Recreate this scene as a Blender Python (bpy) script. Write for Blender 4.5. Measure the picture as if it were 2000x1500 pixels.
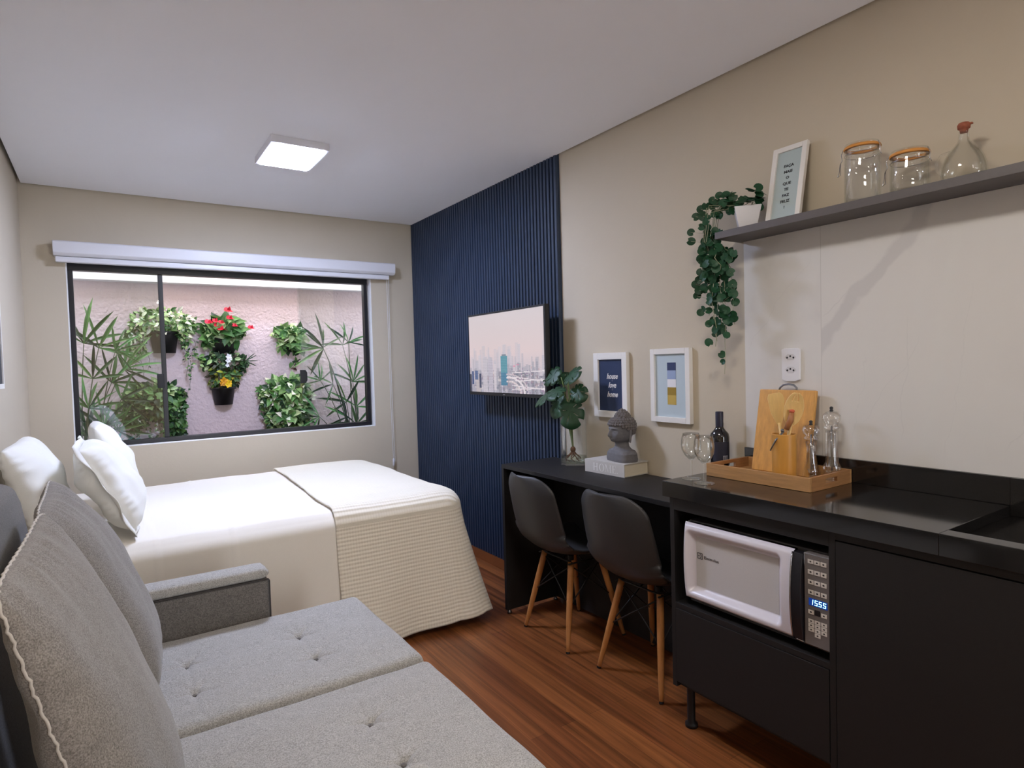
import bpy, bmesh, math, random
import numpy as np
from mathutils import Vector, Matrix, noise

PI = math.pi
random.seed(7)
for o in list(bpy.data.objects):
    bpy.data.objects.remove(o, do_unlink=True)
SC = bpy.context.scene
COL = SC.collection

# ------------------------------------------------------------------ camera
def make_camera():
    yaw, pitch, roll = 0.5836042, 0.03458779, -0.02738777
    cy, sy, cp, sp = math.cos(yaw), math.sin(yaw), math.cos(pitch), math.sin(pitch)
    fw = Vector((sy*cp, cy*cp, -sp)); r0 = Vector((cy, -sy, 0)); u0 = r0.cross(fw)
    r = r0*math.cos(roll) + u0*math.sin(roll); u = -r0*math.sin(roll) + u0*math.cos(roll)
    cd = bpy.data.cameras.new('camera'); cd.sensor_fit = 'HORIZONTAL'; cd.sensor_width = 36.0
    cd.lens = 36.0*1200.12/2000.0; cd.clip_start = 0.02; cd.clip_end = 60
    co = bpy.data.objects.new('camera', cd); COL.objects.link(co)
    m = Matrix((r, u, -fw)).transposed().to_4x4(); m.translation = Vector((0, 0, 1.3))
    co.matrix_world = m; SC.camera = co
make_camera()

# ------------------------------------------------------------------ light and exposure
def S(r, g, b, a=1.0):
    f = lambda c: (c/255/12.92 if c/255 <= .04045 else ((c/255+.055)/1.055)**2.4)
    return (f(r), f(g), f(b), a)
SC.view_settings.view_transform = 'Standard'; SC.view_settings.look = 'None'
SC.view_settings.gamma = 1.0; SC.view_settings.use_curve_mapping = False
SC.view_settings.exposure = 0.0
LAMP_FAR = ((0.62, 0.71, 1.0), 172.0)      # cool white panel over the bed
LAMP_NEAR = ((1.0, 0.92, 0.83), 58.0)      # warmer panel behind the camera's field of view
FILL_BACK = ((1.0, 0.93, 0.84), 90.0)  # added unseen panel, lights the bed side from the front
DOOR_FILL = ((0.96, 0.95, 1.0), 53.0)     # fill light added outside the made-up glazed door behind the camera
SKY = ((0.86, 0.90, 1.0), 2.6)
GARDEN_FILL = ((1.0, 0.93, 1.0), 26.0)  # unseen overhead area light added to brighten the garden strip
w = bpy.data.worlds.new('sky'); SC.world = w; w.use_nodes = True
w.node_tree.nodes['Background'].inputs[0].default_value = (*SKY[0], 1)
w.node_tree.nodes['Background'].inputs[1].default_value = SKY[1]

# ------------------------------------------------------------------ materials
MATS = {}
def mat(name, col, rough=.6, metal=0.0, noise_amt=0.0, nscale=40, bump=0.0, bscale=200, emit=None, estr=0, spec=.5, coat=0, vcol=False, sheen=0, stretch=None):
    if name in MATS: return MATS[name]
    m = bpy.data.materials.new(name); m.use_nodes = True; MATS[name] = m
    nt = m.node_tree; N = nt.nodes; L = nt.links; p = N['Principled BSDF']
    p.inputs['Base Color'].default_value = col; p.inputs['Roughness'].default_value = rough
    p.inputs['Metallic'].default_value = metal; p.inputs['Specular IOR Level'].default_value = spec
    p.inputs['Coat Weight'].default_value = coat; p.inputs['Sheen Weight'].default_value = sheen
    if emit: p.inputs['Emission Color'].default_value = emit; p.inputs['Emission Strength'].default_value = estr
    tc = N.new('ShaderNodeTexCoord'); mp = N.new('ShaderNodeMapping'); L.new(tc.outputs['Object'], mp.inputs[0])
    if stretch: mp.inputs['Scale'].default_value = stretch
    src = None
    if vcol:
        at = N.new('ShaderNodeAttribute'); at.attribute_name = 'col'; src = at.outputs['Color']
        L.new(src, p.inputs['Base Color'])
    if noise_amt:
        nz = N.new('ShaderNodeTexNoise'); nz.inputs['Scale'].default_value = nscale; nz.inputs['Detail'].default_value = 5
        nz.inputs['Roughness'].default_value = .65
        L.new(mp.outputs[0], nz.inputs[0])
        mr = N.new('ShaderNodeMapRange'); mr.inputs[1].default_value = .3; mr.inputs[2].default_value = .7
        mr.inputs[3].default_value = 1-noise_amt; mr.inputs[4].default_value = 1+noise_amt
        L.new(nz.outputs[0], mr.inputs[0])
        mx = N.new('ShaderNodeVectorMath'); mx.operation = 'SCALE'
        if src: L.new(src, mx.inputs[0])
        else: mx.inputs[0].default_value = col[:3]
        L.new(mr.outputs[0], mx.inputs['Scale']); L.new(mx.outputs[0], p.inputs['Base Color'])
    if bump:
        nb = N.new('ShaderNodeTexNoise'); nb.inputs['Scale'].default_value = bscale; nb.inputs['Detail'].default_value = 4
        L.new(mp.outputs[0], nb.inputs[0]); bp = N.new('ShaderNodeBump'); bp.inputs['Strength'].default_value = bump
        bp.inputs['Distance'].default_value = .01
        L.new(nb.outputs[0], bp.inputs['Height']); L.new(bp.outputs[0], p.inputs['Normal'])
    return m

def glass(name, tint=(1, 1, 1), refl=1.0, base=.02, dens=0.0, edge=.6):
    """thin clear glass: see-through with fresnel reflection and a faint edge tint"""
    m = bpy.data.materials.new(name); m.use_nodes = True; nt = m.node_tree; N = nt.nodes; L = nt.links
    N.remove(N['Principled BSDF']); out = N['Material Output']
    tr = N.new('ShaderNodeBsdfTransparent'); tr.inputs[0].default_value = (*tint, 1)
    gl = N.new('ShaderNodeBsdfGlossy'); gl.inputs['Roughness'].default_value = .02
    gl.inputs[0].default_value = (refl, refl, refl, 1)
    lw = N.new('ShaderNodeLayerWeight'); lw.inputs[0].default_value = .28
    mr = N.new('ShaderNodeMapRange'); mr.inputs[3].default_value = base; mr.inputs[4].default_value = edge
    pw = N.new('ShaderNodeMath'); pw.operation = 'POWER'; pw.inputs[1].default_value = 1.6
    L.new(lw.outputs['Fresnel'], mr.inputs[0])
    L.new(lw.outputs['Facing'], pw.inputs[0])
    mc = N.new('ShaderNodeMix'); mc.data_type = 'RGBA'
    mc.inputs[6].default_value = (*tint, 1); mc.inputs[7].default_value = (tint[0]*(1-dens), tint[1]*(1-dens*.9), tint[2]*(1-dens), 1)
    L.new(pw.outputs[0], mc.inputs[0]); L.new(mc.outputs[2], tr.inputs[0])
    mx = N.new('ShaderNodeMixShader'); L.new(mr.outputs[0], mx.inputs[0])
    L.new(tr.outputs[0], mx.inputs[1]); L.new(gl.outputs[0], mx.inputs[2]); L.new(mx.outputs[0], out.inputs[0])
    return m

M = {}
M['paint'] = mat('wall paint', S(200, 188, 167), .85, noise_amt=.015, nscale=3, bump=.05, bscale=60)
M['paint_white'] = mat('reveal paint', S(240, 240, 240), .8)
M['ceil'] = mat('ceiling paint', S(247, 247, 251), .9, noise_amt=.008, nscale=2)
M['gap'] = mat('shadow gap', S(36, 34, 33), .9)
M['black'] = mat('black laminate', S(30, 28, 28), .55, noise_amt=.06, nscale=60, bump=.05, bscale=300, spec=.35)
M['blackedge'] = mat('black edge band', S(58, 56, 56), .45)
M['matt_black'] = mat('matt black', S(20, 19, 21), .5)
M['alu_black'] = mat('black aluminium', S(24, 23, 28), .35)
M['granite'] = mat('black granite', S(24, 23, 23), .1, noise_amt=.35, nscale=350, spec=.7)
M['white_plastic'] = mat('white plastic', S(225, 224, 228), .35)
M['white_paint'] = mat('white lacquer', S(232, 228, 222), .45)
M['shelf'] = mat('grey laminate shelf', S(92, 87, 86), .5, noise_amt=.05, nscale=80)
M['navy'] = mat('navy slats', S(33, 50, 74), .5, noise_amt=.04, nscale=30)
M['bamboo'] = mat('bamboo', S(206, 152, 78), .42, noise_amt=.16, nscale=14, stretch=(6, 6, .6))
M['bamboo_y'] = mat('bamboo tray', S(176, 132, 84), .5, noise_amt=.22, nscale=16, stretch=(7, .5, 7))
M['bamboo_d'] = mat('bamboo cup', S(196, 140, 62), .38, noise_amt=.06, nscale=10, stretch=(6, 6, .5))
M['lightwood'] = mat('light wood utensil', S(226, 190, 124), .5, noise_amt=.06, nscale=20, stretch=(5, 5, 1))
M['legwood'] = mat('chair leg wood', S(176, 118, 66), .4, noise_amt=.14, nscale=18, stretch=(5, 5, .7))
M['chrome'] = mat('chrome', S(190, 190, 195), .18, metal=1)
M['steel'] = mat('brushed steel', S(135, 135, 138), .35, metal=1)
M['cork'] = mat('cork', S(150, 84, 60), .8, noise_amt=.2, nscale=120)
M['rubber'] = mat('orange rubber seal', S(206, 140, 62), .5)
M['dark_green'] = mat('dark green leaf', S(24, 62, 32), .5, noise_amt=.3, nscale=30)
M['round_leaf'] = mat('round leaf', S(28, 70, 44), .45, noise_amt=.25, nscale=60, spec=.3)
M['stem'] = mat('green stem', S(112, 130, 72), .6)
M['pale_stem'] = mat('pale stem', S(150, 150, 120), .6)
M['root'] = mat('root', S(110, 76, 50), .8)
M['soil'] = mat('soil', S(40, 30, 24), .95)
M['foliage'] = mat('garden foliage', S(80, 120, 60), .45, vcol=True, spec=.4)
M['stone'] = mat('grey stone', S(104, 102, 104), .75, noise_amt=.1, nscale=90, bump=.12, bscale=150)
M['stone_hair'] = mat('grey stone curls', S(104, 98, 96), .8, noise_amt=.12, nscale=90)
M['sheet'] = mat('cream sheet', S(238, 231, 219), .85, noise_amt=.015, nscale=300, bump=.06, bscale=500, sheen=.2)
M['pillow'] = mat('white pillowcase', S(236, 234, 226), .85, bump=.05, bscale=400, sheen=.2)
M['mattress'] = mat('mattress ticking', S(220, 215, 205), .9)
M['bedbase'] = mat('bed base fabric', S(120, 115, 108), .9)
M['shell'] = mat('black chair shell', S(50, 49, 50), .45, bump=.03, bscale=600)
M['seam'] = mat('seam thread', S(196, 190, 182), .9)
M['darkseam'] = mat('dark piping', S(64, 60, 58), .9)
M['glass'] = glass('clear glass', (.99, .993, .99), 1, .03, .12, .32)
M['glass_thin'] = glass('thin glass', (.99, .995, .99), 1, .025, .14, .4)
M['acrylic'] = glass('clear acrylic', (.97, .97, .97), 1, .08, .12, .5)
M['pane'] = glass('window glass', (.955, .975, .975), 1, .05, .05, .6)
M['water'] = glass('water', (.93, .96, .88), 1, .03, .2, .4)

def heather(name, c1, c2, sc=340):
    m = bpy.data.materials.new(name); m.use_nodes = True; nt = m.node_tree; N = nt.nodes; L = nt.links; p = N['Principled BSDF']
    p.inputs['Roughness'].default_value = .95; p.inputs['Specular IOR Level'].default_value = .15; p.inputs['Sheen Weight'].default_value = .25
    tc = N.new('ShaderNodeTexCoord'); mp = N.new('ShaderNodeMapping'); L.new(tc.outputs['Object'], mp.inputs[0])
    mp.inputs['Scale'].default_value = (1, 1.0, 1)
    n1 = N.new('ShaderNodeTexNoise'); n1.inputs['Scale'].default_value = sc; n1.inputs['Detail'].default_value = 3
    n2 = N.new('ShaderNodeTexNoise'); n2.inputs['Scale'].default_value = 38; n2.inputs['Detail'].default_value = 6; n2.inputs['Roughness'].default_value = .8
    L.new(mp.outputs[0], n1.inputs[0]); L.new(mp.outputs[0], n2.inputs[0])
    ad = N.new('ShaderNodeMath'); ad.operation = 'MULTIPLY_ADD'; ad.inputs[1].default_value = .8
    L.new(n1.outputs[0], ad.inputs[0])
    ml = N.new('ShaderNodeMath'); ml.operation = 'MULTIPLY'; ml.inputs[1].default_value = .2; L.new(n2.outputs[0], ml.inputs[0]); L.new(ml.outputs[0], ad.inputs[2])
    mr = N.new('ShaderNodeMapRange'); mr.inputs[1].default_value = .36; mr.inputs[2].default_value = .64; L.new(ad.outputs[0], mr.inputs[0])
    mx = N.new('ShaderNodeMix'); mx.data_type = 'RGBA'; mx.inputs[6].default_value = c1; mx.inputs[7].default_value = c2
    L.new(mr.outputs[0], mx.inputs[0]); L.new(mx.outputs[2], p.inputs['Base Color'])
    bp = N.new('ShaderNodeBump'); bp.inputs['Strength'].default_value = .25; bp.inputs['Distance'].default_value = .003
    L.new(n1.outputs[0], bp.inputs['Height']); L.new(bp.outputs[0], p.inputs['Normal'])
    return m
M['sofa'] = heather('grey heather fabric', S(140, 137, 131), S(190, 187, 181))
M['sofa_cushion'] = heather('grey cushion fabric', S(104, 99, 94), S(152, 146, 140), 420)
M['sofa_dark'] = heather('dark grey fabric', S(92, 88, 84), S(126, 121, 116), 300)

def waffle():
    m = bpy.data.materials.new('waffle weave'); m.use_nodes = True; nt = m.node_tree; N = nt.nodes; L = nt.links; p = N['Principled BSDF']
    p.inputs['Base Color'].default_value = S(238, 229, 210); p.inputs['Roughness'].default_value = .95; p.inputs['Sheen Weight'].default_value = .2
    uv = N.new('ShaderNodeUVMap'); sp = N.new('ShaderNodeSeparateXYZ'); L.new(uv.outputs[0], sp.inputs[0])
    def sine(out, freq):
        a = N.new('ShaderNodeMath'); a.operation = 'MULTIPLY'; a.inputs[1].default_value = freq; L.new(out, a.inputs[0])
        b = N.new('ShaderNodeMath'); b.operation = 'SINE'; L.new(a.outputs[0], b.inputs[0]); return b
    a = sine(sp.outputs[0], 2*PI/.013); b = sine(sp.outputs[1], 2*PI/.0175)
    c = N.new('ShaderNodeMath'); c.operation = 'MULTIPLY_ADD'; c.inputs[1].default_value = .22; L.new(a.outputs[0], c.inputs[0]); L.new(b.outputs[0], c.inputs[2])
    bp = N.new('ShaderNodeBump'); bp.inputs['Strength'].default_value = .40; bp.inputs['Distance'].default_value = .004
    L.new(c.outputs[0], bp.inputs['Height']); L.new(bp.outputs[0], p.inputs['Normal'])
    return m
M['waffle'] = waffle()

def floor_mat():
    m = bpy.data.materials.new('wood laminate'); m.use_nodes = True; nt = m.node_tree; N = nt.nodes; L = nt.links; p = N['Principled BSDF']
    p.inputs['Roughness'].default_value = .33; p.inputs['Specular IOR Level'].default_value = .4
    tc = N.new('ShaderNodeTexCoord'); mp = N.new('ShaderNodeMapping'); L.new(tc.outputs['Object'], mp.inputs[0])
    mp.inputs['Rotation'].default_value = (0, 0, PI/2)
    br = N.new('ShaderNodeTexBrick'); L.new(mp.outputs[0], br.inputs[0]); br.offset = .37
    br.inputs['Scale'].default_value = 1; br.inputs['Brick Width'].default_value = 1.25; br.inputs['Row Height'].default_value = .065
    br.inputs['Mortar Size'].default_value = .0006; br.inputs['Mortar Smooth'].default_value = .3
    br.inputs['Color1'].default_value = S(140, 84, 45); br.inputs['Color2'].default_value = S(112, 63, 34); br.inputs['Mortar'].default_value = S(52, 28, 16)
    br.inputs['Bias'].default_value = -.1
    m2 = N.new('ShaderNodeMapping'); m2.inputs['Scale'].default_value = (42, 1.2, 1); L.new(tc.outputs['Object'], m2.inputs[0])
    nz = N.new('ShaderNodeTexNoise'); nz.inputs['Scale'].default_value = 1; nz.inputs['Detail'].default_value = 7; nz.inputs['Roughness'].default_value = .6; nz.inputs['Distortion'].default_value = .6
    L.new(m2.outputs[0], nz.inputs[0])
    mr = N.new('ShaderNodeMapRange'); mr.inputs[1].default_value = .3; mr.inputs[2].default_value = .72; mr.inputs[3].default_value = .42; mr.inputs[4].default_value = 1.45
    L.new(nz.outputs[0], mr.inputs[0])
    v = N.new('ShaderNodeVectorMath'); v.operation = 'SCALE'; L.new(br.outputs['Color'], v.inputs[0]); L.new(mr.outputs[0], v.inputs['Scale'])
    L.new(v.outputs[0], p.inputs['Base Color'])
    bp = N.new('ShaderNodeBump'); bp.inputs['Strength'].default_value = .15; bp.inputs['Distance'].default_value = .002
    L.new(br.outputs['Fac'], bp.inputs['Height']); bp.invert = True; L.new(bp.outputs[0], p.inputs['Normal'])
    return m
M['floor'] = floor_mat()

def marble():
    m = bpy.data.materials.new('marble tile'); m.use_nodes = True; nt = m.node_tree; N = nt.nodes; L = nt.links; p = N['Principled BSDF']
    p.inputs['Roughness'].default_value = .35
    tc = N.new('ShaderNodeTexCoord'); nz = N.new('ShaderNodeTexNoise'); nz.inputs['Scale'].default_value = 7; nz.inputs['Detail'].default_value = 5
    L.new(tc.outputs['Object'], nz.inputs[0])
    sp = N.new('ShaderNodeSeparateXYZ'); L.new(tc.outputs['Object'], sp.inputs[0])
    Y, Z = sp.outputs[1], sp.outputs[2]
    def mth(op, a, b=None, c=None, clamp=False):
        n = N.new('ShaderNodeMath'); n.operation = op; n.use_clamp = clamp
        for i, q in enumerate((a, b, c)):
            if q is None: continue
            if isinstance(q, (int, float)): n.inputs[i].default_value = q
            else: L.new(q, n.inputs[i])
        return n.outputs[0]
    nc = mth('SUBTRACT', nz.outputs[0], .5)
    def line(y0, z0, y1, z1, width, wob, soft):
        L_ = math.hypot(y1-y0, z1-z0); ny, nz_ = -(z1-z0)/L_, (y1-y0)/L_; ty, tz = (y1-y0)/L_, (z1-z0)/L_
        d = mth('ADD', mth('MULTIPLY', mth('SUBTRACT', Y, y0), ny), mth('MULTIPLY', mth('SUBTRACT', Z, z0), nz_))
        d = mth('ABSOLUTE', mth('ADD', d, mth('MULTIPLY', nc, wob)))
        t = mth('ADD', mth('MULTIPLY', mth('SUBTRACT', Y, y0), ty), mth('MULTIPLY', mth('SUBTRACT', Z, z0), tz))
        k = mth('DIVIDE', mth('SUBTRACT', width, d), soft, clamp=True)
        k = mth('MULTIPLY', k, mth('DIVIDE', t, .03, clamp=True)); return mth('MULTIPLY', k, mth('DIVIDE', mth('SUBTRACT', L_, t), .03, clamp=True))
    tile2 = mth('LESS_THAN', Y, 1.168)
    v = mth('MULTIPLY', mth('MULTIPLY', line(.80, 1.79, 1.20, 1.29, .030, .10, .012), tile2), .75)
    v2 = mth('MULTIPLY', line(.83, 1.7, 1.17, 1.42, .003, .05, .003), tile2)
    for q in ((.9, 1.42, .915, 1.02, .002, .06, .002, .35), (.86, 1.36, 1.03, 1.06, .002, .09, .002, .35), (.72, 1.5, .80, .98, .0018, .1, .002, .25), (1.03, 1.3, 1.05, .98, .002, .12, .002, .3),
              (.40, 1.40, .66, 1.02, .002, .1, .002, .35), (1.2, 1.66, 1.46, 1.32, .002, .1, .002, .35), (1.22, 1.5, 1.44, 1.56, .004, .2, .01, .4)):
        v = mth('MAXIMUM', v, mth('MULTIPLY', line(*q[:7]), q[7]))
    v = mth('MAXIMUM', v, mth('MULTIPLY', v2, .5))
    n3 = N.new('ShaderNodeTexNoise'); n3.inputs['Scale'].default_value = 5.5; n3.inputs['Detail'].default_value = 3; L.new(tc.outputs['Object'], n3.inputs[0])
    cl = mth('MULTIPLY', mth('MULTIPLY', mth('SUBTRACT', n3.outputs[0], .53, clamp=True), 4.0, clamp=True), mth('MULTIPLY_ADD', mth('GREATER_THAN', Y, 1.168), .55, .08))
    v = mth('MAXIMUM', v, cl)
    seam = mth('LESS_THAN', mth('ABSOLUTE', mth('SUBTRACT', Y, 1.168)), .0008)
    mx = N.new('ShaderNodeMix'); mx.data_type = 'RGBA'; mx.inputs[6].default_value = S(214, 211, 206); mx.inputs[7].default_value = S(196, 193, 190)
    L.new(v, mx.inputs[0])
    m3 = N.new('ShaderNodeMix'); m3.data_type = 'RGBA'; L.new(mx.outputs[2], m3.inputs[6]); m3.inputs[7].default_value = S(190, 186, 180); L.new(seam, m3.inputs[0])
    L.new(m3.outputs[2], p.inputs['Base Color'])
    return m
M['marble'] = marble()

def garden_wall_mat():
    m = mat('textured garden plaster', S(224, 206, 210), .9, noise_amt=.02, nscale=5, bump=.9, bscale=45)
    m.node_tree.nodes['Bump'].inputs['Distance'].default_value = .012
    return m
M['gwall'] = garden_wall_mat()
M['gwhite'] = mat('white garden soffit', S(238, 238, 242), .8)

# ------------------------------------------------------------------ mesh helpers
def wloc(o):
    v = Vector((0, 0, 0))
    while o is not None: v += o.location; o = o.parent
    return v

class MB:
    def __init__(s): s.v = []; s.f = []; s.m = []; s.c = []; s.uv = None
    def add(s, vs, fs, m=0, c=None):
        b = len(s.v); s.v += [tuple(p) for p in vs]
        for f in fs: s.f.append(tuple(b+i for i in f)); s.m.append(m); s.c.append(c)
        return s
    def box(s, x0, x1, y0, y1, z0, z1, m=0, c=None):
        x0, x1 = sorted((x0, x1)); y0, y1 = sorted((y0, y1)); z0, z1 = sorted((z0, z1))
        return s.add([(x0,y0,z0),(x1,y0,z0),(x1,y1,z0),(x0,y1,z0),(x0,y0,z1),(x1,y0,z1),(x1,y1,z1),(x0,y1,z1)],
              [(0,3,2,1),(4,5,6,7),(0,1,5,4),(1,2,6,5),(2,3,7,6),(3,0,4,7)], m, c)
    def obox(s, cen, ax, ay, az, m=0, c=None):
        cen, ax, ay, az = map(Vector, (cen, ax, ay, az)); vs = []
        for k in (-1, 1):
            for i, j in ((-1,-1),(1,-1),(1,1),(-1,1)): vs.append(cen+ax*i+ay*j+az*k)
        fs = [(0,3,2,1),(4,5,6,7),(0,1,5,4),(1,2,6,5),(2,3,7,6),(3,0,4,7)]
        if ax.cross(ay).dot(az) < 0: fs = [f[::-1] for f in fs]
        return s.add(vs, fs, m, c)
    def lathe(s, prof, cen=(0,0,0), n=32, m=0, c=None, cap=True, sx=1, sy=1):
        cx, cy, cz = cen; vs = []; fs = []
        for r, z in prof:
            for i in range(n):
                a = 2*PI*i/n; vs.append((cx+r*sx*math.cos(a), cy+r*sy*math.sin(a), cz+z))
        for k in range(len(prof)-1):
            for i in range(n): j = (i+1) % n; fs.append((k*n+i, k*n+j, (k+1)*n+j, (k+1)*n+i))
        if cap:
            if prof[0][0] > 1e-5: fs.append(tuple(reversed(range(n))))
            if prof[-1][0] > 1e-5: fs.append(tuple((len(prof)-1)*n+i for i in range(n)))
        return s.add(vs, fs, m, c)
    def tube(s, pts, rad, n=8, m=0, c=None, closed=False, cap=True):
        pts = [Vector(p) for p in pts]; K = len(pts)
        if not isinstance(rad, (list, tuple)): rad = [rad]*K
        vs = []; fs = []; up = None
        for k, p in enumerate(pts):
            a = pts[(k-1) % K] if (closed or k > 0) else p; b = pts[(k+1) % K] if (closed or k < K-1) else p
            t = (b-a).normalized()
            if up is None: up = t.orthogonal().normalized()
            up = (up - t*up.dot(t))
            up = up.normalized() if up.length > 1e-6 else t.orthogonal().normalized()
            q = t.cross(up)
            for i in range(n):
                th = 2*PI*i/n; vs.append(p+(up*math.cos(th)+q*math.sin(th))*rad[k])
        for k in range(K if closed else K-1):
            k2 = (k+1) % K
            for i in range(n): j = (i+1) % n; fs.append((k*n+i, k*n+j, k2*n+j, k2*n+i))
        if not closed and cap: fs += [tuple(reversed(range(n))), tuple((K-1)*n+i for i in range(n))]
        return s.add(vs, fs, m, c)
    def grid(s, fn, nu, nv, m=0, c=None, flip=False, closeu=False):
        vs = [fn(i/(nu-1) if not closeu else i/nu, j/(nv-1)) for i in range(nu) for j in range(nv)]; fs = []
        for i in range(nu if closeu else nu-1):
            for j in range(nv-1):
                i2 = (i+1) % nu; q = (i*nv+j, i2*nv+j, i2*nv+j+1, i*nv+j+1); fs.append(q[::-1] if flip else q)
        return s.add(vs, fs, m, c)
    def prism(s, poly, o, ax, ay, d, m=0, c=None):
        """polygon (list of 2D points) in plane o + a*ax + b*ay, thickened by vector d"""
        o, ax, ay, d = map(Vector, (o, ax, ay, d)); n = len(poly)
        A = [o+ax*a+ay*b for a, b in poly]; fs = [tuple(range(n)), tuple(reversed(range(n, 2*n)))]
        for i in range(n): j = (i+1) % n; fs.append((i, n+i, n+j, j))
        if ax.cross(ay).dot(d) < 0: pass
        else: fs = [f[::-1] for f in fs]
        return s.add(A+[p+d for p in A], fs, m, c)
    def sphere(s, cen, r, n=12, k=8, m=0, c=None):
        if not isinstance(r, (tuple, list)): r = (r, r, r)
        cx, cy, cz = cen; vs = [(cx, cy, cz-r[2])]; fs = []
        for j in range(1, k):
            ph = -PI/2+PI*j/k
            for i in range(n): a = 2*PI*i/n; vs.append((cx+r[0]*math.cos(ph)*math.cos(a), cy+r[1]*math.cos(ph)*math.sin(a), cz+r[2]*math.sin(ph)))
        vs.append((cx, cy, cz+r[2])); T = len(vs)-1
        for i in range(n): fs.append((0, 1+(i+1) % n, 1+i)); fs.append((T, T-n+i, T-n+(i+1) % n))
        for j in range(k-2):
            for i in range(n): a = 1+j*n+i; b = 1+j*n+(i+1) % n; fs.append((a, b, b+n, a+n))
        return s.add(vs, fs, m, c)
    def build(s, name, mats, parent=None, smooth=False, bevel=0, seg=2, local=False, sub=0, solid=0, loc=None):
        if not isinstance(mats, (list, tuple)): mats = [mats]
        A = np.array(s.v, dtype=float)
        if parent is None:
            if loc is None: loc = ((A[:,0].min()+A[:,0].max())/2, (A[:,1].min()+A[:,1].max())/2, A[:,2].min())
            off = Vector(loc); pos = Vector(loc)
        else:
            off = Vector((0, 0, 0)) if local else wloc(parent); pos = Vector((0, 0, 0))
        A = A - np.array(off)
        me = bpy.data.meshes.new(name); me.from_pydata([tuple(p) for p in A], [], s.f)
        for mm in mats: me.materials.append(mm)
        me.polygons.foreach_set('material_index', s.m)
        if any(c is not None for c in s.c):
            at = me.color_attributes.new('col', 'FLOAT_COLOR', 'CORNER'); buf = []
            for p, c in zip(me.polygons, s.c): buf += list(c if c is not None else (.2, .2, .2, 1))*p.loop_total
            at.data.foreach_set('color', buf)
        if s.uv is not None:
            ul = me.uv_layers.new(name='UVMap'); buf = []
            for l in me.loops: buf += list(s.uv[l.vertex_index])
            ul.data.foreach_set('uv', buf)
        if smooth:
            me.polygons.foreach_set('use_smooth', [True]*len(me.polygons))
        me.update()
        o = bpy.data.objects.new(name, me); COL.objects.link(o); o.parent = parent; o.location = pos
        if solid: md = o.modifiers.new('solid', 'SOLIDIFY'); md.thickness = solid; md.offset = 0
        if bevel:
            md = o.modifiers.new('bevel', 'BEVEL'); md.width = bevel; md.segments = seg; md.limit_method = 'ANGLE'; md.angle_limit = .6
            md.harden_normals = False
        if sub: md = o.modifiers.new('sub', 'SUBSURF'); md.levels = sub; md.render_levels = sub
        if smooth == 'auto' or (bevel and smooth is False):
            me.polygons.foreach_set('use_smooth', [True]*len(me.polygons))
            md = o.modifiers.new('wn', 'WEIGHTED_NORMAL'); md.keep_sharp = True
            me.update()
        return o

def empty(name, loc, label, cat, group=None, rz=0, kind=None):
    o = bpy.data.objects.new(name, None); COL.objects.link(o); o.location = loc; o.rotation_euler = (0, 0, rz)
    o.empty_display_size = .05
    return tag(o, label, cat, group, kind)
def tag(o, label=None, cat=None, group=None, kind=None):
    if label: o['label'] = label
    if cat: o['category'] = cat
    if group: o['group'] = group
    if kind: o['kind'] = kind
    return o
def struct(o, label=None, cat=None):
    o['kind'] = 'structure'
    if label: o['label'] = label
    if cat: o['category'] = cat
    return o
def copy_tree(o, parent=None):
    c = o.copy(); COL.objects.link(c); c.parent = parent
    for ch in [q for q in bpy.data.objects if q.parent == o]: copy_tree(ch, c)
    return c
def text(name, s, size, o, ax, ay, m, parent, depth=.0004, shear=0, sx=1, align='CENTER', bold=0):
    cu = bpy.data.curves.new('t', 'FONT'); cu.body = s; cu.size = size; cu.align_x = align; cu.align_y = 'CENTER'
    cu.extrude = depth; cu.shear = shear; cu.offset = bold; cu.resolution_u = 3
    ob = bpy.data.objects.new('t', cu); COL.objects.link(ob)
    dg = bpy.context.evaluated_depsgraph_get(); dg.update()
    me = bpy.data.meshes.new_from_object(ob.evaluated_get(dg)); bpy.data.objects.remove(ob)
    ax, ay, o = Vector(ax), Vector(ay), Vector(o); az = ax.cross(ay); off = wloc(parent)
    for v in me.vertices: c = v.co; v.co = o+ax*c.x*sx+ay*c.y+az*c.z-off
    me.name = name; me.materials.clear(); me.materials.append(m)
    r = bpy.data.objects.new(name, me); COL.objects.link(r); r.parent = parent
    return r

XL, XR, YF, YN, ZC = -.372, 2.05, 4.45, -3.0, 2.39

# ------------------------------------------------------------------ room shell
struct(MB().box(XL-.1, XR+.1, YN-.1, YF+.12, -.1, 0).build('floor', M['floor'], loc=(0, 0, 0)), 'brown wood-look laminate floor with long planks', 'floor')
g = .017
struct(MB().box(XL+g, XR-g, YN, YF-g, ZC, ZC+.02).build('ceiling', M['ceil']), 'smooth off-white plaster ceiling', 'ceiling')
struct(MB().box(XL-.1, XR+.1, YN-.1, YF+.12, ZC+.06, ZC+.12).build('trim_1', M['gap']), 'dark shadow gap around the ceiling edge', 'trim')
struct(MB().box(XL-.1, XL, YN, YF+.12, 0, ZC+.06).build('wall_left', M['paint']), 'beige painted wall on the left beside the sofa', 'wall')
struct(MB().box(XR, XR+.1, YN, YF+.12, 0, ZC+.06).build('wall_right', M['paint']), 'beige painted wall on the right behind the desk', 'wall')
struct(MB().box(XL-.1, 1.05, YN-.1, YN, 0, ZC+.06).box(1.95, XR+.1, YN-.1, YN, 0, ZC+.06).box(1.05, 1.95, YN-.1, YN, 2.15, ZC+.06).build('wall_front', M['paint']), 'beige wall behind the camera', 'wall')
wx0, wx1, wz0, wz1 = -.170, 1.690, .850, 1.968
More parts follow.
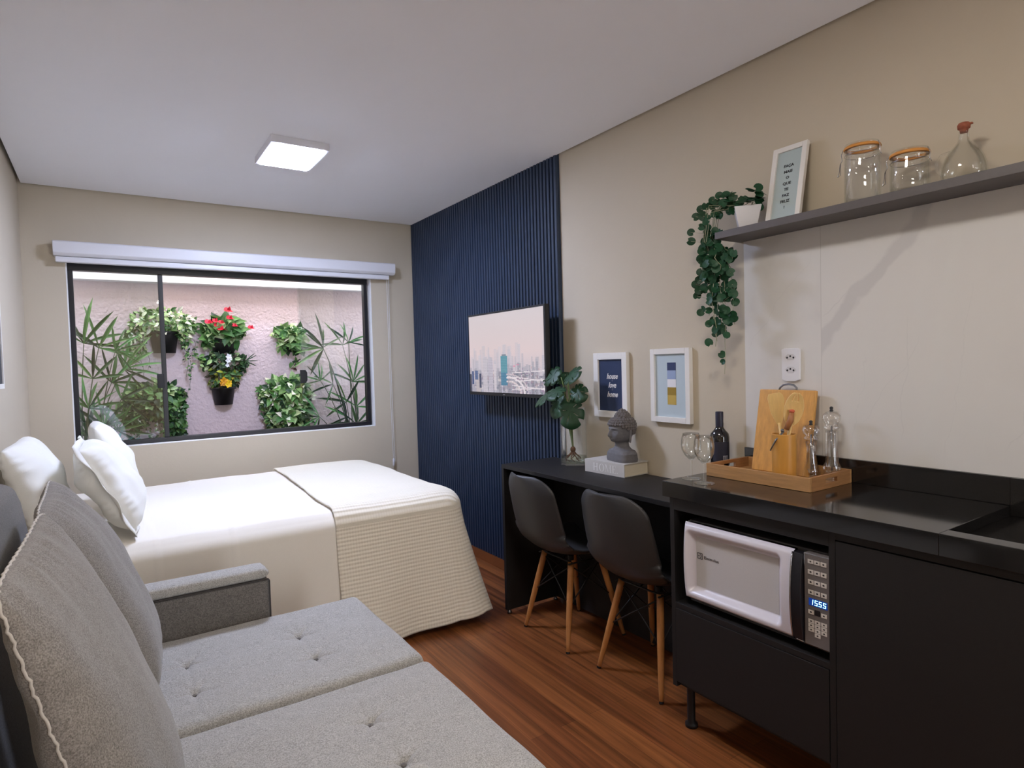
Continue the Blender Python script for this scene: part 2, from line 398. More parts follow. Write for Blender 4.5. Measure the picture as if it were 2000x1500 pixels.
struct(MB().box(XL, wx0, YF, YF+.12, 0, ZC+.06).box(wx1, XR, YF, YF+.12, 0, ZC+.06).box(wx0, wx1, YF, YF+.12, 0, wz0).box(wx0, wx1, YF, YF+.12, wz1, ZC+.06)
       .build('wall_back', M['paint']), 'beige wall with the garden window in it', 'wall')
t = .006
struct(MB().box(wx0, wx0+t, YF-.001, YF+.12, wz0, wz1).box(wx1-t, wx1, YF-.001, YF+.12, wz0, wz1).box(wx0, wx1, YF-.001, YF+.12, wz0, wz0+t).box(wx0, wx1, YF-.001, YF+.12, wz1-t, wz1)
       .build('trim_2', M['paint_white']), 'white lining of the window reveal', 'trim')
struct(MB().box(XR-.022, XR-.0005, 2.68, YF-.001, 0, .068).build('baseboard_right', M['floor'], bevel=.003, loc=(0, 0, 0)), 'low wood baseboard under the dark slatted panel', 'baseboard')
struct(MB().box(XL, XR-.03, YF-.015, YF-.0005, 0, .068).build('baseboard_back', M['floor'], bevel=.003, loc=(0, 0, 0)), 'low wood baseboard under the window wall', 'baseboard')

door = empty('fill_door_1', (1.5, YN, 0), 'unseen glazed door added to let in frontal fill light', 'door', kind='structure')  # invented door, an opening for the area light added outside it
MB().box(1.051, 1.10, YN-.07, YN-.02, .001, 2.149).box(1.90, 1.949, YN-.07, YN-.02, .001, 2.149).box(1.10, 1.90, YN-.07, YN-.02, 2.09, 2.149).box(1.10, 1.90, YN-.07, YN-.02, .001, .08).build('frame', M['alu_black'], door)
MB().box(1.10, 1.90, YN-.05, YN-.044, .08, 2.09).build('pane', M['pane'], door)
dl = bpy.data.lights.new('door_fill_light', 'AREA'); dl.shape = 'RECTANGLE'; dl.size = .95; dl.size_y = 2.2; dl.color = DOOR_FILL[0]; dl.energy = DOOR_FILL[1]
do = bpy.data.objects.new('door_fill_light', dl); COL.objects.link(do); do.location = (1.5, YN-.25, 1.08); do.rotation_euler = (PI/2, 0, 0)
# window
win = empty('window_1', (.75, 4.51, wz0), 'wide black framed sliding window looking on the plant wall', 'window', kind='structure')
fx0, fx1, fz0, fz1 = wx0+t, wx1-t-.012, wz0+t, wz1-t
MB().box(fx0, fx0+.026, 4.485, 4.535, fz0, fz1).box(fx1-.026, fx1, 4.485, 4.535, fz0, fz1).box(fx0, fx1, 4.482, 4.537, fz0, fz0+.028).box(fx0, fx1, 4.48, 4.54, fz1-.042, fz1).build('frame', M['alu_black'], win, bevel=.002)
MB().box(.300, .327, 4.497, 4.515, fz0+.028, fz1-.042).build('stile', M['alu_black'], win, bevel=.002)
MB().box(fx0+.026, .302, 4.503, 4.508, fz0+.028, fz1-.042).build('pane', M['pane'], win)
MB().box(fx0+.026, .318, 4.520, 4.525, fz0+.028, fz1-.042).build('pane', M['pane'], win)
MB().box(1.160, fx1-.026, 4.503, 4.508, fz0+.028, fz1-.042).build('pane', M['pane'], win)
MB().box(1.175, fx1-.026, 4.520, 4.525, fz0+.028, fz1-.042).build('pane', M['pane'], win)
MB().box(.272, .310, 4.485, 4.498, 1.200, 1.290).build('lock', M['matt_black'], win, bevel=.003)
MB().prism([(1.158, 1.193), (1.196, 1.196), (1.207, 1.215), (1.207, 1.27), (1.196, 1.288), (1.158, 1.290)], (0, 4.487, 0), (1, 0, 0), (0, 0, 1), (0, .013, 0)).build('lock', M['matt_black'], win, bevel=.002)

# garden beyond
struct(MB().box(-1.3, 3.2, 5.2, 5.32, .0, 2.6).build('wall_garden', M['gwall']), 'pink rough plastered garden wall hung with plants', 'wall')
struct(MB().box(-1.3, 3.2, 5.10, 5.199, 1.950, 2.6).build('trim_3', M['gwhite']), 'white ledge along the top of the garden wall', 'trim')
struct(MB().box(-1.0, -.9, 4.57, 5.2, 0, 2.6).box(2.75, 2.85, 4.57, 5.2, 0, 2.6).build('wall_garden_ends', M['gwall']), 'short plastered end walls of the garden strip', 'wall')
struct(MB().box(-1.0, 2.85, 4.57, 5.2, .2, .3).build('floor_garden', M['soil']), 'planting bed of the garden strip', 'ground')
al = bpy.data.lights.new('garden_fill_light', 'AREA'); al.shape = 'RECTANGLE'; al.size = 3.2; al.size_y = .38; al.color = GARDEN_FILL[0]; al.energy = GARDEN_FILL[1]
ao = bpy.data.objects.new('garden_fill_light', al); COL.objects.link(ao); ao.location = (.8, 4.80, 2.55); ao.rotation_euler = (math.radians(18), 0, 0)

# ------------------------------------------------------------------ slatted panel
def slats():
    b = MB(); y0, y1 = 2.594, YF-.002; n = 60; p = (y1-y0)/n; x1 = XR-.0005
    b.box(XR-.012, x1, y0, y1, .069, ZC+.03)
    for i in range(n):
        a = y0+i*p; d = .024
        b.prism([(a, -.012), (a+.004, -d), (a+p-.010, -d), (a+p-.006, -.012)], (XR, 0, .069), (0, 1, 0), (1, 0, 0), (0, 0, ZC+.029-.069))
    o = b.build('slatted_wall_panel', M['navy'])
    tag(o, 'dark navy vertical slatted wall panel behind the television', 'wall panel')
slats()

# ------------------------------------------------------------------ ceiling lamps
def panel_lamp(x0, x1, y0, y1, lamp, label):
    e = empty('ceiling_light', ((x0+x1)/2, (y0+y1)/2, ZC), label, 'ceiling light')
    z = ZC-.034; f = .016
    MB().prism([(x0, y0), (x1, y0), (x1, y1), (x0, y1)], (0, 0, ZC), (1, 0, 0), (0, 1, 0), (0, 0, -.010)).box(x0, x0+f, y0, y1, z, ZC-.01).box(x1-f, x1, y0, y1, z, ZC-.01).box(x0+f, x1-f, y0, y0+f, z, ZC-.01).box(x0+f, x1-f, y1-f, y1, z, ZC-.01).build('frame', M['white_plastic'], e)
    m = mat('lamp diffuser '+label[:6], (*lamp[0], 1), .5, emit=(*lamp[0], 1), estr=lamp[1])
    MB().box(x0+f+.0005, x1-f-.0005, y0+f+.0005, y1-f-.0005, z-.004, ZC-.0105).build('diffuser', m, e, bevel=.002)
    return e
panel_lamp(.685, .955, 3.005, 3.375, LAMP_FAR, 'square white panel lamp glowing on the ceiling over the bed')
panel_lamp(.560, .830, .58, .95, LAMP_NEAR, 'warm square panel lamp on the ceiling above the sofa')
panel_lamp(.685, .955, -1.78, -1.41, FILL_BACK, 'warm square panel lamp on the ceiling at the entrance end')

# ------------------------------------------------------------------ roller blind
rb = empty('roller_blind', (.815, 4.44, 1.985), 'rolled up white roller blind above the window with pull cord', 'blind')
MB().prism([(4.445, 1.985), (4.375, 1.985), (4.355, 2.000), (4.352, 2.062), (4.360, 2.070), (4.445, 2.070)], (-.222, 0, 0), (0, 1, 0), (0, 0, 1), (2.075, 0, 0)).build('cassette', M['white_plastic'], rb, bevel=.004)
MB().box(-.214, 1.815, 4.385, 4.425, 1.951, 1.984).build('bottom_rail', M['white_plastic'], rb, bevel=.006)
MB().tube([(1.800, 4.405, 1.984), (1.801, 4.41, 1.5), (1.806, 4.42, 1.0), (1.812, 4.42, .59)], .0016, 6).build('cord', M['white_plastic'], rb)
MB().tube([(1.815, 4.405, 1.984), (1.813, 4.41, 1.5), (1.818, 4.42, 1.0), (1.824, 4.42, .57)], .0016, 6).build('cord', M['white_plastic'], rb)
MB().lathe([(.004, 0), (.008, .005), (.008, .05), (.004, .058)], (1.813, 4.42, .535), 12).build('cord_weight', M['white_plastic'], rb, smooth=True)

# ------------------------------------------------------------------ framed pictures
def frame_on_right(name, y0, y1, z0, z1, wd, label, group=None):
    e = empty(name, (XR, (y0+y1)/2, z0), label, 'picture', group)
    x0, x1 = XR-.024, XR-.001
    MB().box(x0, x1, y0, y0+wd, z0, z1).box(x0, x1, y1-wd, y1, z0, z1).box(x0, x1, y0+wd, y1-wd, z0, z0+wd).box(x0, x1, y0+wd, y1-wd, z1-wd, z1).build('frame', M['white_paint'], e, bevel=.0015)
    return e
navy_print = mat('navy print', S(32, 48, 82), .6); lightblue = mat('light blue print', S(186, 200, 206), .6)
white_ink = mat('white ink', S(228, 224, 220), .6); dim_ink = mat('grey ink', S(96, 100, 116), .6); black_ink = mat('black ink', S(44, 46, 50), .6)
e = frame_on_right('picture_frame', 2.098, 2.330, 1.022, 1.335, .032, 'white framed navy print with brush lettering house love home')
MB().box(XR-.014, XR-.002, 2.130, 2.298, 1.054, 1.303).build('print', navy_print, e)
R, U = (0, -1, 0), (0, 0, 1)
for s, z, ink, sz in (('house', 1.221, white_ink, .037), ('+', 1.200, dim_ink, .022), ('love', 1.178, white_ink, .037), ('=', 1.157, dim_ink, .022), ('home', 1.133, white_ink, .037)):
    text('lettering', s, sz, (XR-.0150, 2.206, z), R, U, ink, e, shear=.35, sx=.85, bold=.0008)
e = frame_on_right('picture_frame', 1.727, 1.948, 1.022, 1.343, .024, 'white framed pale blue print with a column of colour swatches')
pr = MB().box(XR-.014, XR-.002, 1.751, 1.924, 1.046, 1.319).build('print', lightblue, e)
yc = 1.832
for i, (c, z0, z1) in enumerate(((S(38, 52, 92), 1.248, 1.282), (S(148, 164, 196), 1.210, 1.248), (S(232, 230, 232), 1.175, 1.210), (S(150, 122, 32), 1.141, 1.175), (S(190, 160, 76), 1.100, 1.141))):
    MB().box(XR-.0150, XR-.0142, yc-.024, yc+.024, z0, z1).build('swatch', mat('swatch %d' % i, c, .6), pr)
# left wall picture, only its end is in view
e = empty('picture_frame', (XL, 3.1, 1.25), 'white framed dark picture on the left wall at the photo edge', 'picture')
MB().box(XL+.001, XL+.014, 2.75, 2.77, 1.25, 1.81).box(XL+.001, XL+.014, 3.335, 3.352, 1.25, 1.81).box(XL+.001, XL+.014, 2.77, 3.335, 1.25, 1.27).box(XL+.001, XL+.014, 2.77, 3.335, 1.79, 1.81).build('frame', M['white_paint'], e)
MB().box(XL+.001, XL+.009, 2.77, 3.335, 1.27, 1.79).build('print', mat('dark print', S(50, 52, 62), .5), e)
# leaning frame on the shelf
SZ = 1.760
def leaning():
    e = empty('picture_frame', (1.975, 1.255, SZ), 'narrow white frame with letter text leaning on the wall shelf', 'picture')
    o = Vector((1.962, 1.325, SZ+.001)); ay = Vector((.058, 0, .268)).normalized(); ax = Vector((0, -1, 0)); n = ax.cross(ay)*-1
    if n.x < 0: n = -n
    W, H, d, th = .128, .276, .018, .014
    def B(b, a0, a1, b0, b1, t0, t1): b.obox(o+ax*(a0+a1)/2+ay*(b0+b1)/2+n*(t0+t1)/2, ax*(a1-a0)/2, ay*(b1-b0)/2, n*(t1-t0)/2)
    b = MB(); B(b, 0, d, 0, H, 0, th); B(b, W-d, W, 0, H, 0, th); B(b, d, W-d, 0, d-.012, 0, th); B(b, d, W-d, H-d, H, 0, th)
    b.build('frame', M['white_paint'], e, bevel=.001)
    b = MB(); B(b, d, W-d, d-.012, H-d, .006, .012); b.build('print', mat('pale grey blue print', S(176, 190, 190), .6), e)
    for i, s in enumerate(('FAÇA', 'MAIS', 'O', 'QUE', 'TE', 'FAZ', 'FELIZ', '!')):
        text('lettering', s, .0135, o+ax*(W/2)+ay*(.203-i*.0215)+n*.0056, ax, ay, black_ink, e, bold=.0004, sx=1.1)
leaning()

# ------------------------------------------------------------------ television
def city_image(W_, H_):
    rng = np.random.RandomState(3)
    yy, xx = np.mgrid[0:H_, 0:W_]; v = yy/H_; u = xx/W_        # v: 0 bottom
    img = np.zeros((H_, W_, 3))
    top = np.array([222, 212, 216]); mid = np.array([232, 212, 214]); img[:] = mid
    img += (top-mid)*np.clip((v-.5)/.5, 0, 1)[..., None]
    hz = np.clip((.50-v)/.5, 0, 1)[..., None]; img = img*(1-hz)+np.array([196, 192, 210])*hz
    def rect(u0, u1, v0, v1, col, a=1.0, win=0):
        mk = (u >= u0) & (u < u1) & (v >= v0) & (v < v1)
        c = np.array(col, float)+np.zeros((H_, W_, 3))
        if win: c = c - (((xx % 3) == 0) | ((yy % 3) == 0))[..., None]*win
        img[mk] = img[mk]*(1-a)+c[mk]*a
    for d in range(4):
        for k in range(26):
            cu = rng.rand(); wd = .015+.03*rng.rand(); h = .50-.10*d+rng.rand()*.10*(1.3-.2*d)-(.05 if cu < .4 else 0)
            g_ = 206-14*d+rng.randint(-10, 14); rect(cu, cu+wd, 0, h, (g_, g_-3, g_+10), .35+.15*d, win=10+5*d)
    rect(.19, .235, .2, .60, (212, 204, 212), .6, 8)
    for k in range(150):
        cu = rng.rand(); vv = rng.rand()*.24; col = [(150, 140, 160), (214, 206, 216), (120, 126, 140), (228, 216, 214), (176, 150, 160)][rng.randint(5)]
        rect(cu, cu+.012+.03*rng.rand(), vv, vv+.01+.035*rng.rand(), col, .55)
    rect(.20, .265, .0, .46, (222, 214, 224), .95, 26); rect(.28, .345, .0, .42, (216, 208, 222), .95, 34); rect(.355, .39, .03, .36, (230, 220, 228), .9, 20)
    rect(.09, .16, 0, .18, (206, 196, 200), 1, 18); rect(.03, .055, .1, .27, (72, 92, 140), .9, 22); rect(.075, .12, .16, .28, (92, 112, 158), .85, 20); rect(0, .02, 0, .23, (60, 64, 84), .8); rect(.14, .17, .05, .24, (70, 76, 104), .85, 16)
    rect(.455, .545, .09, .46, (116, 172, 188), 1, 26); rect(.455, .545, .09, .25, (84, 130, 168), .6, 16); rect(.47, .53, .46, .475, (120, 134, 150), .8)
    # highway curves
    for r, wd, col in ((.20, .012, (238, 226, 232)), (.15, .010, (228, 212, 216)), (.24, .008, (214, 200, 208))):
        q = np.sqrt(((u-.56)/1.0)**2+((v-.0)/.95)**2); mk = (abs(q-r) < wd) & (v < .3) & (u > .53); img[mk] = col
    for k in range(5):
        mk = abs(v-(.245-.05*k-.10*(u-.6)*(1 if k % 2 else -.6))) < .006; mk &= (u > .60); img[mk] = (236, 226, 232)
    for k in range(70):
        cu = .55+.45*rng.rand(); vv = rng.rand()*.3; col = [(110, 100, 140), (150, 110, 150), (90, 110, 110), (244, 236, 240), (200, 150, 160)][rng.randint(5)]
        rect(cu, cu+.008, vv, vv+.018, col, .7)
    rect(.62, .65, .315, .335, (230, 150, 178), .8); rect(.66, .70, .335, .35, (224, 140, 170), .7)
    img += rng.randn(H_, W_, 1)*4*np.clip((.45-v)*6, 0, 1)[..., None]
    img = np.clip(img, 0, 255)/255
    return np.where(img <= .04045, img/12.92, ((img+.055)/1.055)**2.4)
def television():
    x0 = 1.905; y0, y1, z0, z1 = 2.560, 3.366, 1.108, 1.602
    e = empty('television', (XR, (y0+y1)/2, z0), 'black flat television on the slatted wall showing a hazy city', 'television')
    MB().box(x0, x0+.030, y0, y1, z0, z1).prism([(y0+.08, z0+.05), (y1-.08, z0+.05), (y1-.08, z1-.10), (y0+.08, z1-.10)], (x0+.03, 0, 0), (0, 1, 0), (0, 0, 1), (.04, 0, 0)).build('body', M['matt_black'], e, bevel=.003)
    MB().box(x0+.07, XR-.025, 2.80, 3.12, 1.22, 1.48).build('wall_bracket', M['matt_black'], e)
    W_, H_ = 260, 150; img = city_image(W_, H_)
    a, b, c, d = y1-.012, y0+.012, z0+.020, z1-.012; vs = []; fs = []
    for j in range(H_+1):
        for i in range(W_+1): vs.append((x0-.0012, a+(b-a)*i/W_, c+(d-c)*j/H_))
    cols = []
    for j in range(H_):
        for i in range(W_): k = j*(W_+1)+i; fs.append((k, k+1, k+W_+2, k+W_+1)); cols.append((*img[j, i], 1))
    q = MB(); q.v = vs; q.f = fs; q.m = [0]*len(fs); q.c = cols
    m = bpy.data.materials.new('lit screen'); m.use_nodes = True; N = m.node_tree.nodes; p = N['Principled BSDF']
    p.inputs['Base Color'].default_value = (.01, .01, .01, 1); p.inputs['Roughness'].default_value = .25
    at = N.new('ShaderNodeAttribute'); at.attribute_name = 'col'; m.node_tree.links.new(at.outputs['Color'], p.inputs['Emission Color']); p.inputs['Emission Strength'].default_value = SCREEN
    q.build('screen', m, e)
    MB().box(x0-.0008, x0+.001, (y0+y1)/2-.002, (y0+y1)/2+.018, z0+.0075, z0+.0110).build('maker_mark', mat('mark grey', S(150, 150, 150), .5), e)
SCREEN = .85
television()

# ------------------------------------------------------------------ desk
DZ = .780
e = empty('desk', (1.86, 2.07, 0), 'long black laminate desk under the two framed prints', 'desk')
MB().box(1.680, XR-.026, 1.492, 2.665, DZ-.020, DZ).build('desktop', M['black'], e, bevel=.0012)
MB().box(1.680, XR-.026, 2.645, 2.665, .022, DZ-.0205).build('side_panel', M['black'], e, bevel=.001)
MB().box(XR-.045, XR-.027, 1.492, 2.6445, .02, DZ-.0205).build('back_panel', M['black'], e)
for x in (1.70, 2.0): MB().lathe([(.012, 0), (.012, .008), (.005, .0215)], (x, 2.655, .0005), 12).build('foot', M['steel'], e, smooth=True)

# ------------------------------------------------------------------ kitchen cabinet, worktop
CZ = .876; cx = 1.618
e = empty('kitchen_cabinet', (1.83, .6, 0), 'black floor cabinet with an open niche holding the microwave', 'cabinet')
b = MB(); cb = XR-.002
b.box(cx, cb, 1.457, 1.475, .155, .8225).box(cx, cb, .894, .912, .155, .8225).box(cx+.02, cb, -.3, 1.457, .155, .173).box(cx+.02, cb, -.3, -.282, .173, .8225)
b.box(cx, cb, .912, 1.457, .437, .455).box(cx, cb, .912, 1.457, .778, .8225).box(cb-.01, cb, .912, 1.457, .173, .778).box(cx, cx+.018, -.3, .894, .800, .8225)
b.build('carcass', M['black'], e, bevel=.0008)
MB().box(cx-.001, cx+.018, .914, 1.456, .175, .435).build('drawer_front', M['black'], e, bevel=.001)
MB().box(cx-.002, cx+.018, .457, .892, .157, .797).build('door', M['black'], e, bevel=.001)
MB().box(cx-.002, cx+.018, .0, .454, .157, .797).build('door', M['black'], e, bevel=.001)
MB().box(cx-.002, cx+.018, -.3, -.003, .157, .797).build('door', M['black'], e, bevel=.001)
for x, y in ((1.675, 1.445), (1.675, .90), (1.675, .42), (2.0, 1.445), (2.0, .90)):
    MB().lathe([(.022, 0), (.022, .012), (.014, .018), (.014, .14), (.024, .1545)], (x, y, .0003), 16).build('leg', M['matt_black'], e, smooth='auto')

wt = empty('worktop', (1.8, .6, .8228), 'polished black granite worktop with low upstand and sunken sink area', 'worktop')
MB().box(1.600, XR-.001, .640, 1.492, .8228, CZ).box(1.600, 1.650, -.3, .6399, .8228, CZ).box(1.650, XR-.001, -.3, .6399, .8228, .848).build('slab', M['granite'], wt, bevel=.0015)
MB().box(2.030, XR-.001, .640, 1.470, CZ+.0003, .952).box(2.028, XR-.001, -.3, .6395, .8485, .952).build('upstand', M['granite'], wt, bevel=.001)
bs = MB().box(2.040, XR-.0005, -.3, 1.468, .9525, 1.734).build('marble_backsplash', M['marble'], loc=(0, 0, 0))
tag(bs, 'pale grey veined marble splashback below the wall shelf', 'splashback')
sh = MB().box(1.900, XR-.001, -.3, 1.490, 1.7345, SZ).build('wall_shelf', M['shelf'], bevel=.001)
tag(sh, 'long grey wall shelf carrying jars, frame and trailing plant', 'shelf')

# outlet
e = empty('wall_outlet', (2.04, 1.276, 1.205), 'white double power outlet plate on the marble', 'outlet')
MB().prism([(1.242, 1.213), (1.259, 1.207), (1.293, 1.207), (1.310, 1.213), (1.311, 1.320), (1.300, 1.324), (1.252, 1.324), (1.241, 1.320)], (2.0395, 0, 0), (0, 1, 0), (0, 0, 1), (-.009, 0, 0)).build('plate', M['white_plastic'], e, bevel=.0015)
for zz in (1.293, 1.248):
    s_ = MB().prism([(1.276+.021*math.cos(a)*(1.0), zz+.0125*math.sin(a)) for a in [2*PI*i/6 for i in range(6)]], (2.0304, 0, 0), (0, 1, 0), (0, 0, 1), (-.0010, 0, 0)).build('socket', mat('socket white', S(205, 203, 205), .4), e)
    pts = [(1.276-.012, zz-.002), (1.276, zz+.003), (1.276+.012, zz-.002)]
    b = MB()
    for (yy, z2) in pts: b.prism([(yy+.0035*math.cos(a), z2+.0035*math.sin(a)) for a in [2*PI*i/10 for i in range(10)]], (2.0293, 0, 0), (0, 1, 0), (0, 0, 1), (-.0004, 0, 0))
    b.build('pin_holes', M['matt_black'], s_)

# ------------------------------------------------------------------ microwave
def microwave():
    mx = 1.625; z0, z1 = .4835, .743; ya, yb, yc_, yd = 1.418, 1.018, .984, .906
    e = empty('microwave', (1.8, 1.16, .4555), 'white microwave oven with mirrored door and lit blue clock', 'microwave')
    MB().box(mx+.02, 2.0, yd+.005, ya-.004, .468, z1+.006).build('body', mat('microwave casing', S(60, 58, 60), .5), e, bevel=.004)
    for y in (.95, 1.37):
        for x in (1.68, 1.96): MB().lathe([(.012, 0), (.010, .0125)], (x, y, .4553), 12).build('foot', M['matt_black'], e)
    # door with sunken panel
    ry0, ry1, rz0, rz1 = 1.050, 1.408, .503, .724
    def sd(y, z):
        cy_, cz_ = (ry0+ry1)/2, (rz0+rz1)/2; r = .022
        dx = abs(y-cy_)-(ry1-ry0)/2+r; dz = abs(z-cz_)-(rz1-rz0)/2+r
        return math.hypot(max(dx, 0), max(dz, 0))+min(max(dx, dz), 0)-r
    def f(u, v):
        y = ya+(yb-ya)*u; z = z0+(z1-z0)*v; q = 2*v-1
        x = mx-.012*(1-q*q)**.8-.004
        ed = min(u, 1.0, v*(z1-z0)/(ya-yb), (1-v)*(z1-z0)/(ya-yb))*(ya-yb); x += .012*(1-min(ed/.012, 1))**2
        d = -sd(y, z); k = min(max(d/.026, 0), 1); k = k*k*(3-2*k); x = x*(1-k)+(mx+.0165)*k
        return (x, y, z)
    d = MB().grid(f, 120, 80, flip=True); d.box(mx+.020, mx+.0215, yb, ya, z0, z1)
    n0 = 120; 
    door = d.build('door', mat('pearl white door', S(212, 208, 216), .28, coat=.4), e, smooth=True)
    MB().box(mx+.0155, mx+.0185, ry0+.026, ry1-.026, rz0+.026, rz1-.026).build('window', mat('pale mesh window', S(196, 193, 192), .3, noise_amt=.04, nscale=400), door)
    wx = mx+.0153
    dk = mat('logo grey', S(60, 58, 62), .5)
    b = MB(); c0 = (1.366, .634); s = .0105
    for q in ((-1, -1, 1, -.8), (-1, .8, 1, 1), (-1, -1, -.8, 1), (.8, -1, 1, 1)): b.box(wx-.0008, wx-.0002, c0[0]-q[0]*s, c0[0]-q[2]*s, c0[1]+q[1]*s, c0[1]+q[3]*s)
    b.box(wx-.0008, wx-.0002, c0[0]+.7*s, c0[0]-.2*s, c0[1]-.1*s, c0[1]+.1*s)
    for k in range(10):
        a0 = -PI/2+PI*k/10; a1 = -PI/2+PI*(k+1)/10; r0, r1 = .5*s, .72*s
        b.add([(wx-.0006, c0[0]-(r*math.cos(a)-.1*s), c0[1]+r*math.sin(a)) for a, r in ((a0, r0), (a1, r0), (a1, r1), (a0, r1))], [(0, 1, 2, 3)])
    b.build('emblem', dk, door)
    text('lettering', 'Electrolux', .0145, (wx-.0004, 1.350, .6320), R, U, dk, door, align='LEFT')
    # handle
    def hp(x_off, y): return [(mx-.016*(1-(2*i/14-1)**2)**.8-.004+x_off, y, z0+.004+(z1-z0-.008)*i/14) for i in range(15)]
    h = MB(); A = hp(-.003, yb-.001); B = hp(-.003, yc_+.002); C_ = [(mx+.02, yc_+.002, p[2]) for p in A]; D = [(mx+.02, yb-.001, p[2]) for p in A]
    rows = [A, B, C_, D]; vs = sum(rows, []); fs = []
    for k in range(4):
        k2 = (k+1) % 4
        for i in range(14): fs.append((k*15+i, k*15+i+1, k2*15+i+1, k2*15+i))
    fs += [(0, 15, 30, 45), (14, 59, 44, 29)]; h.add(vs, fs); hd = h.build('handle', M['alu_black'], e, bevel=.002)
    MB().tube(hp(-.005, yb-.002), .0022, 8).tube([(mx-.006, yb-.002, z0+.006), (mx-.006, yc_+.003, z0+.004)], .0022, 8).build('chrome_trim', M['chrome'], hd, smooth=True)
    # control panel
    cp = MB().prism([(yc_, z0+.001), (yd, z0+.001), (yd, z1+.002), (yc_, z1+.002)], (mx-.006, 0, 0), (0, 1, 0), (0, 0, 1), (.026, 0, 0)).build('control_panel', mat('grey control panel', S(104, 98, 96), .4), e, bevel=.002)
    b = MB(); xx = mx-.0068
    for q in ((yc_-.0005, yc_-.0025, z0+.003, z1), (yd+.0025, yd+.0005, z0+.003, z1), (yc_, yd, z0+.001, z0+.003), (yc_, yd, z1-.001, z1+.001)): b.box(xx, xx+.0006, q[0], q[1], q[2], q[3])
    b.build('border', M['chrome'], cp)
    H = z1-z0; btn = mat('button face', S(200, 194, 186), .4); sym = M['matt_black']
    def button(ya_, yb_, fa, fb, mark=True, m_=None):
        za, zb = z1-H*fb, z1-H*fa
        o = MB().box(xx-.0006, xx+.0004, ya_, yb_, za, zb).build('button', m_ or btn, cp, bevel=.0004)
        if mark:
            ym, zm = (ya_+yb_)/2, (za+zb)/2; r = min(abs(ya_-yb_), zb-za)*.22
            MB().prism([(ym+r*math.cos(a)*1.2, zm+r*math.sin(a)) for a in [2*PI*i/5+PI/2 for i in range(5)]], (xx-.0006, 0, 0), (0, 1, 0), (0, 0, 1), (-.0003, 0, 0)).build('symbol', sym, o)
    cols = [(.972, .9555), (.9535, .937), (.935, .9185)]
    for fa, fb in ((.055, .10), (.165, .215), (.275, .325), (.385, .435)):
        for c in cols: button(c[0], c[1], fa, fb)
    button(cols[0][0], cols[0][1], .605, .65); button(cols[2][0], cols[2][1], .605, .65); button(cols[1][0], cols[1][1], .59, .65, m_=M['matt_black'], mark=False)
    for k in range(3):
        for c in cols: button(c[0], c[1], .705+k*.047, .747+k*.047)
    button(cols[1][0], cols[1][1], .846, .888)
    dm = mat('blue clock display', S(10, 24, 70), .3, emit=S(20, 70, 170), estr=.5)
    z_a, z_b = z1-H*.555, z1-H*.475
    dsp = MB().box(xx-.0006, xx+.0004, .970, .9165, z_a, z_b).build('display', dm, cp)
    seg = mat('lit clock digits', S(190, 240, 255), .4, emit=S(150, 230, 255), estr=3.5)
    SEG = {'1': 'bc', '5': 'afgcd'}
    def digit(ch, yl, zb_, w_, h_):
        b = MB(); th = .0019; X = xx-.0009
        P = dict(a=(0, w_, h_-th, h_), g=(0, w_, h_/2-th/2, h_/2+th/2), d=(0, w_, 0, th), f=(0, th, h_/2, h_), b=(w_-th, w_, h_/2, h_), c=(w_-th, w_, 0, h_/2), e=(0, th, 0, h_/2))
        for s in SEG[ch]:
            q = P[s]; sh = .1
            b.add([(X, yl-(yy+zz*sh), zb_+zz) for yy, zz in ((q[0], q[2]), (q[1], q[2]), (q[1], q[3]), (q[0], q[3]))], [(0, 1, 2, 3)])
        b.build('digit', seg, dsp)
    for ch, yl in (('1', .9665), ('5', .9535), ('5', .9415), ('5', .9295)): digit(ch, yl, z_a+.0035, .0085, .0145)
microwave()

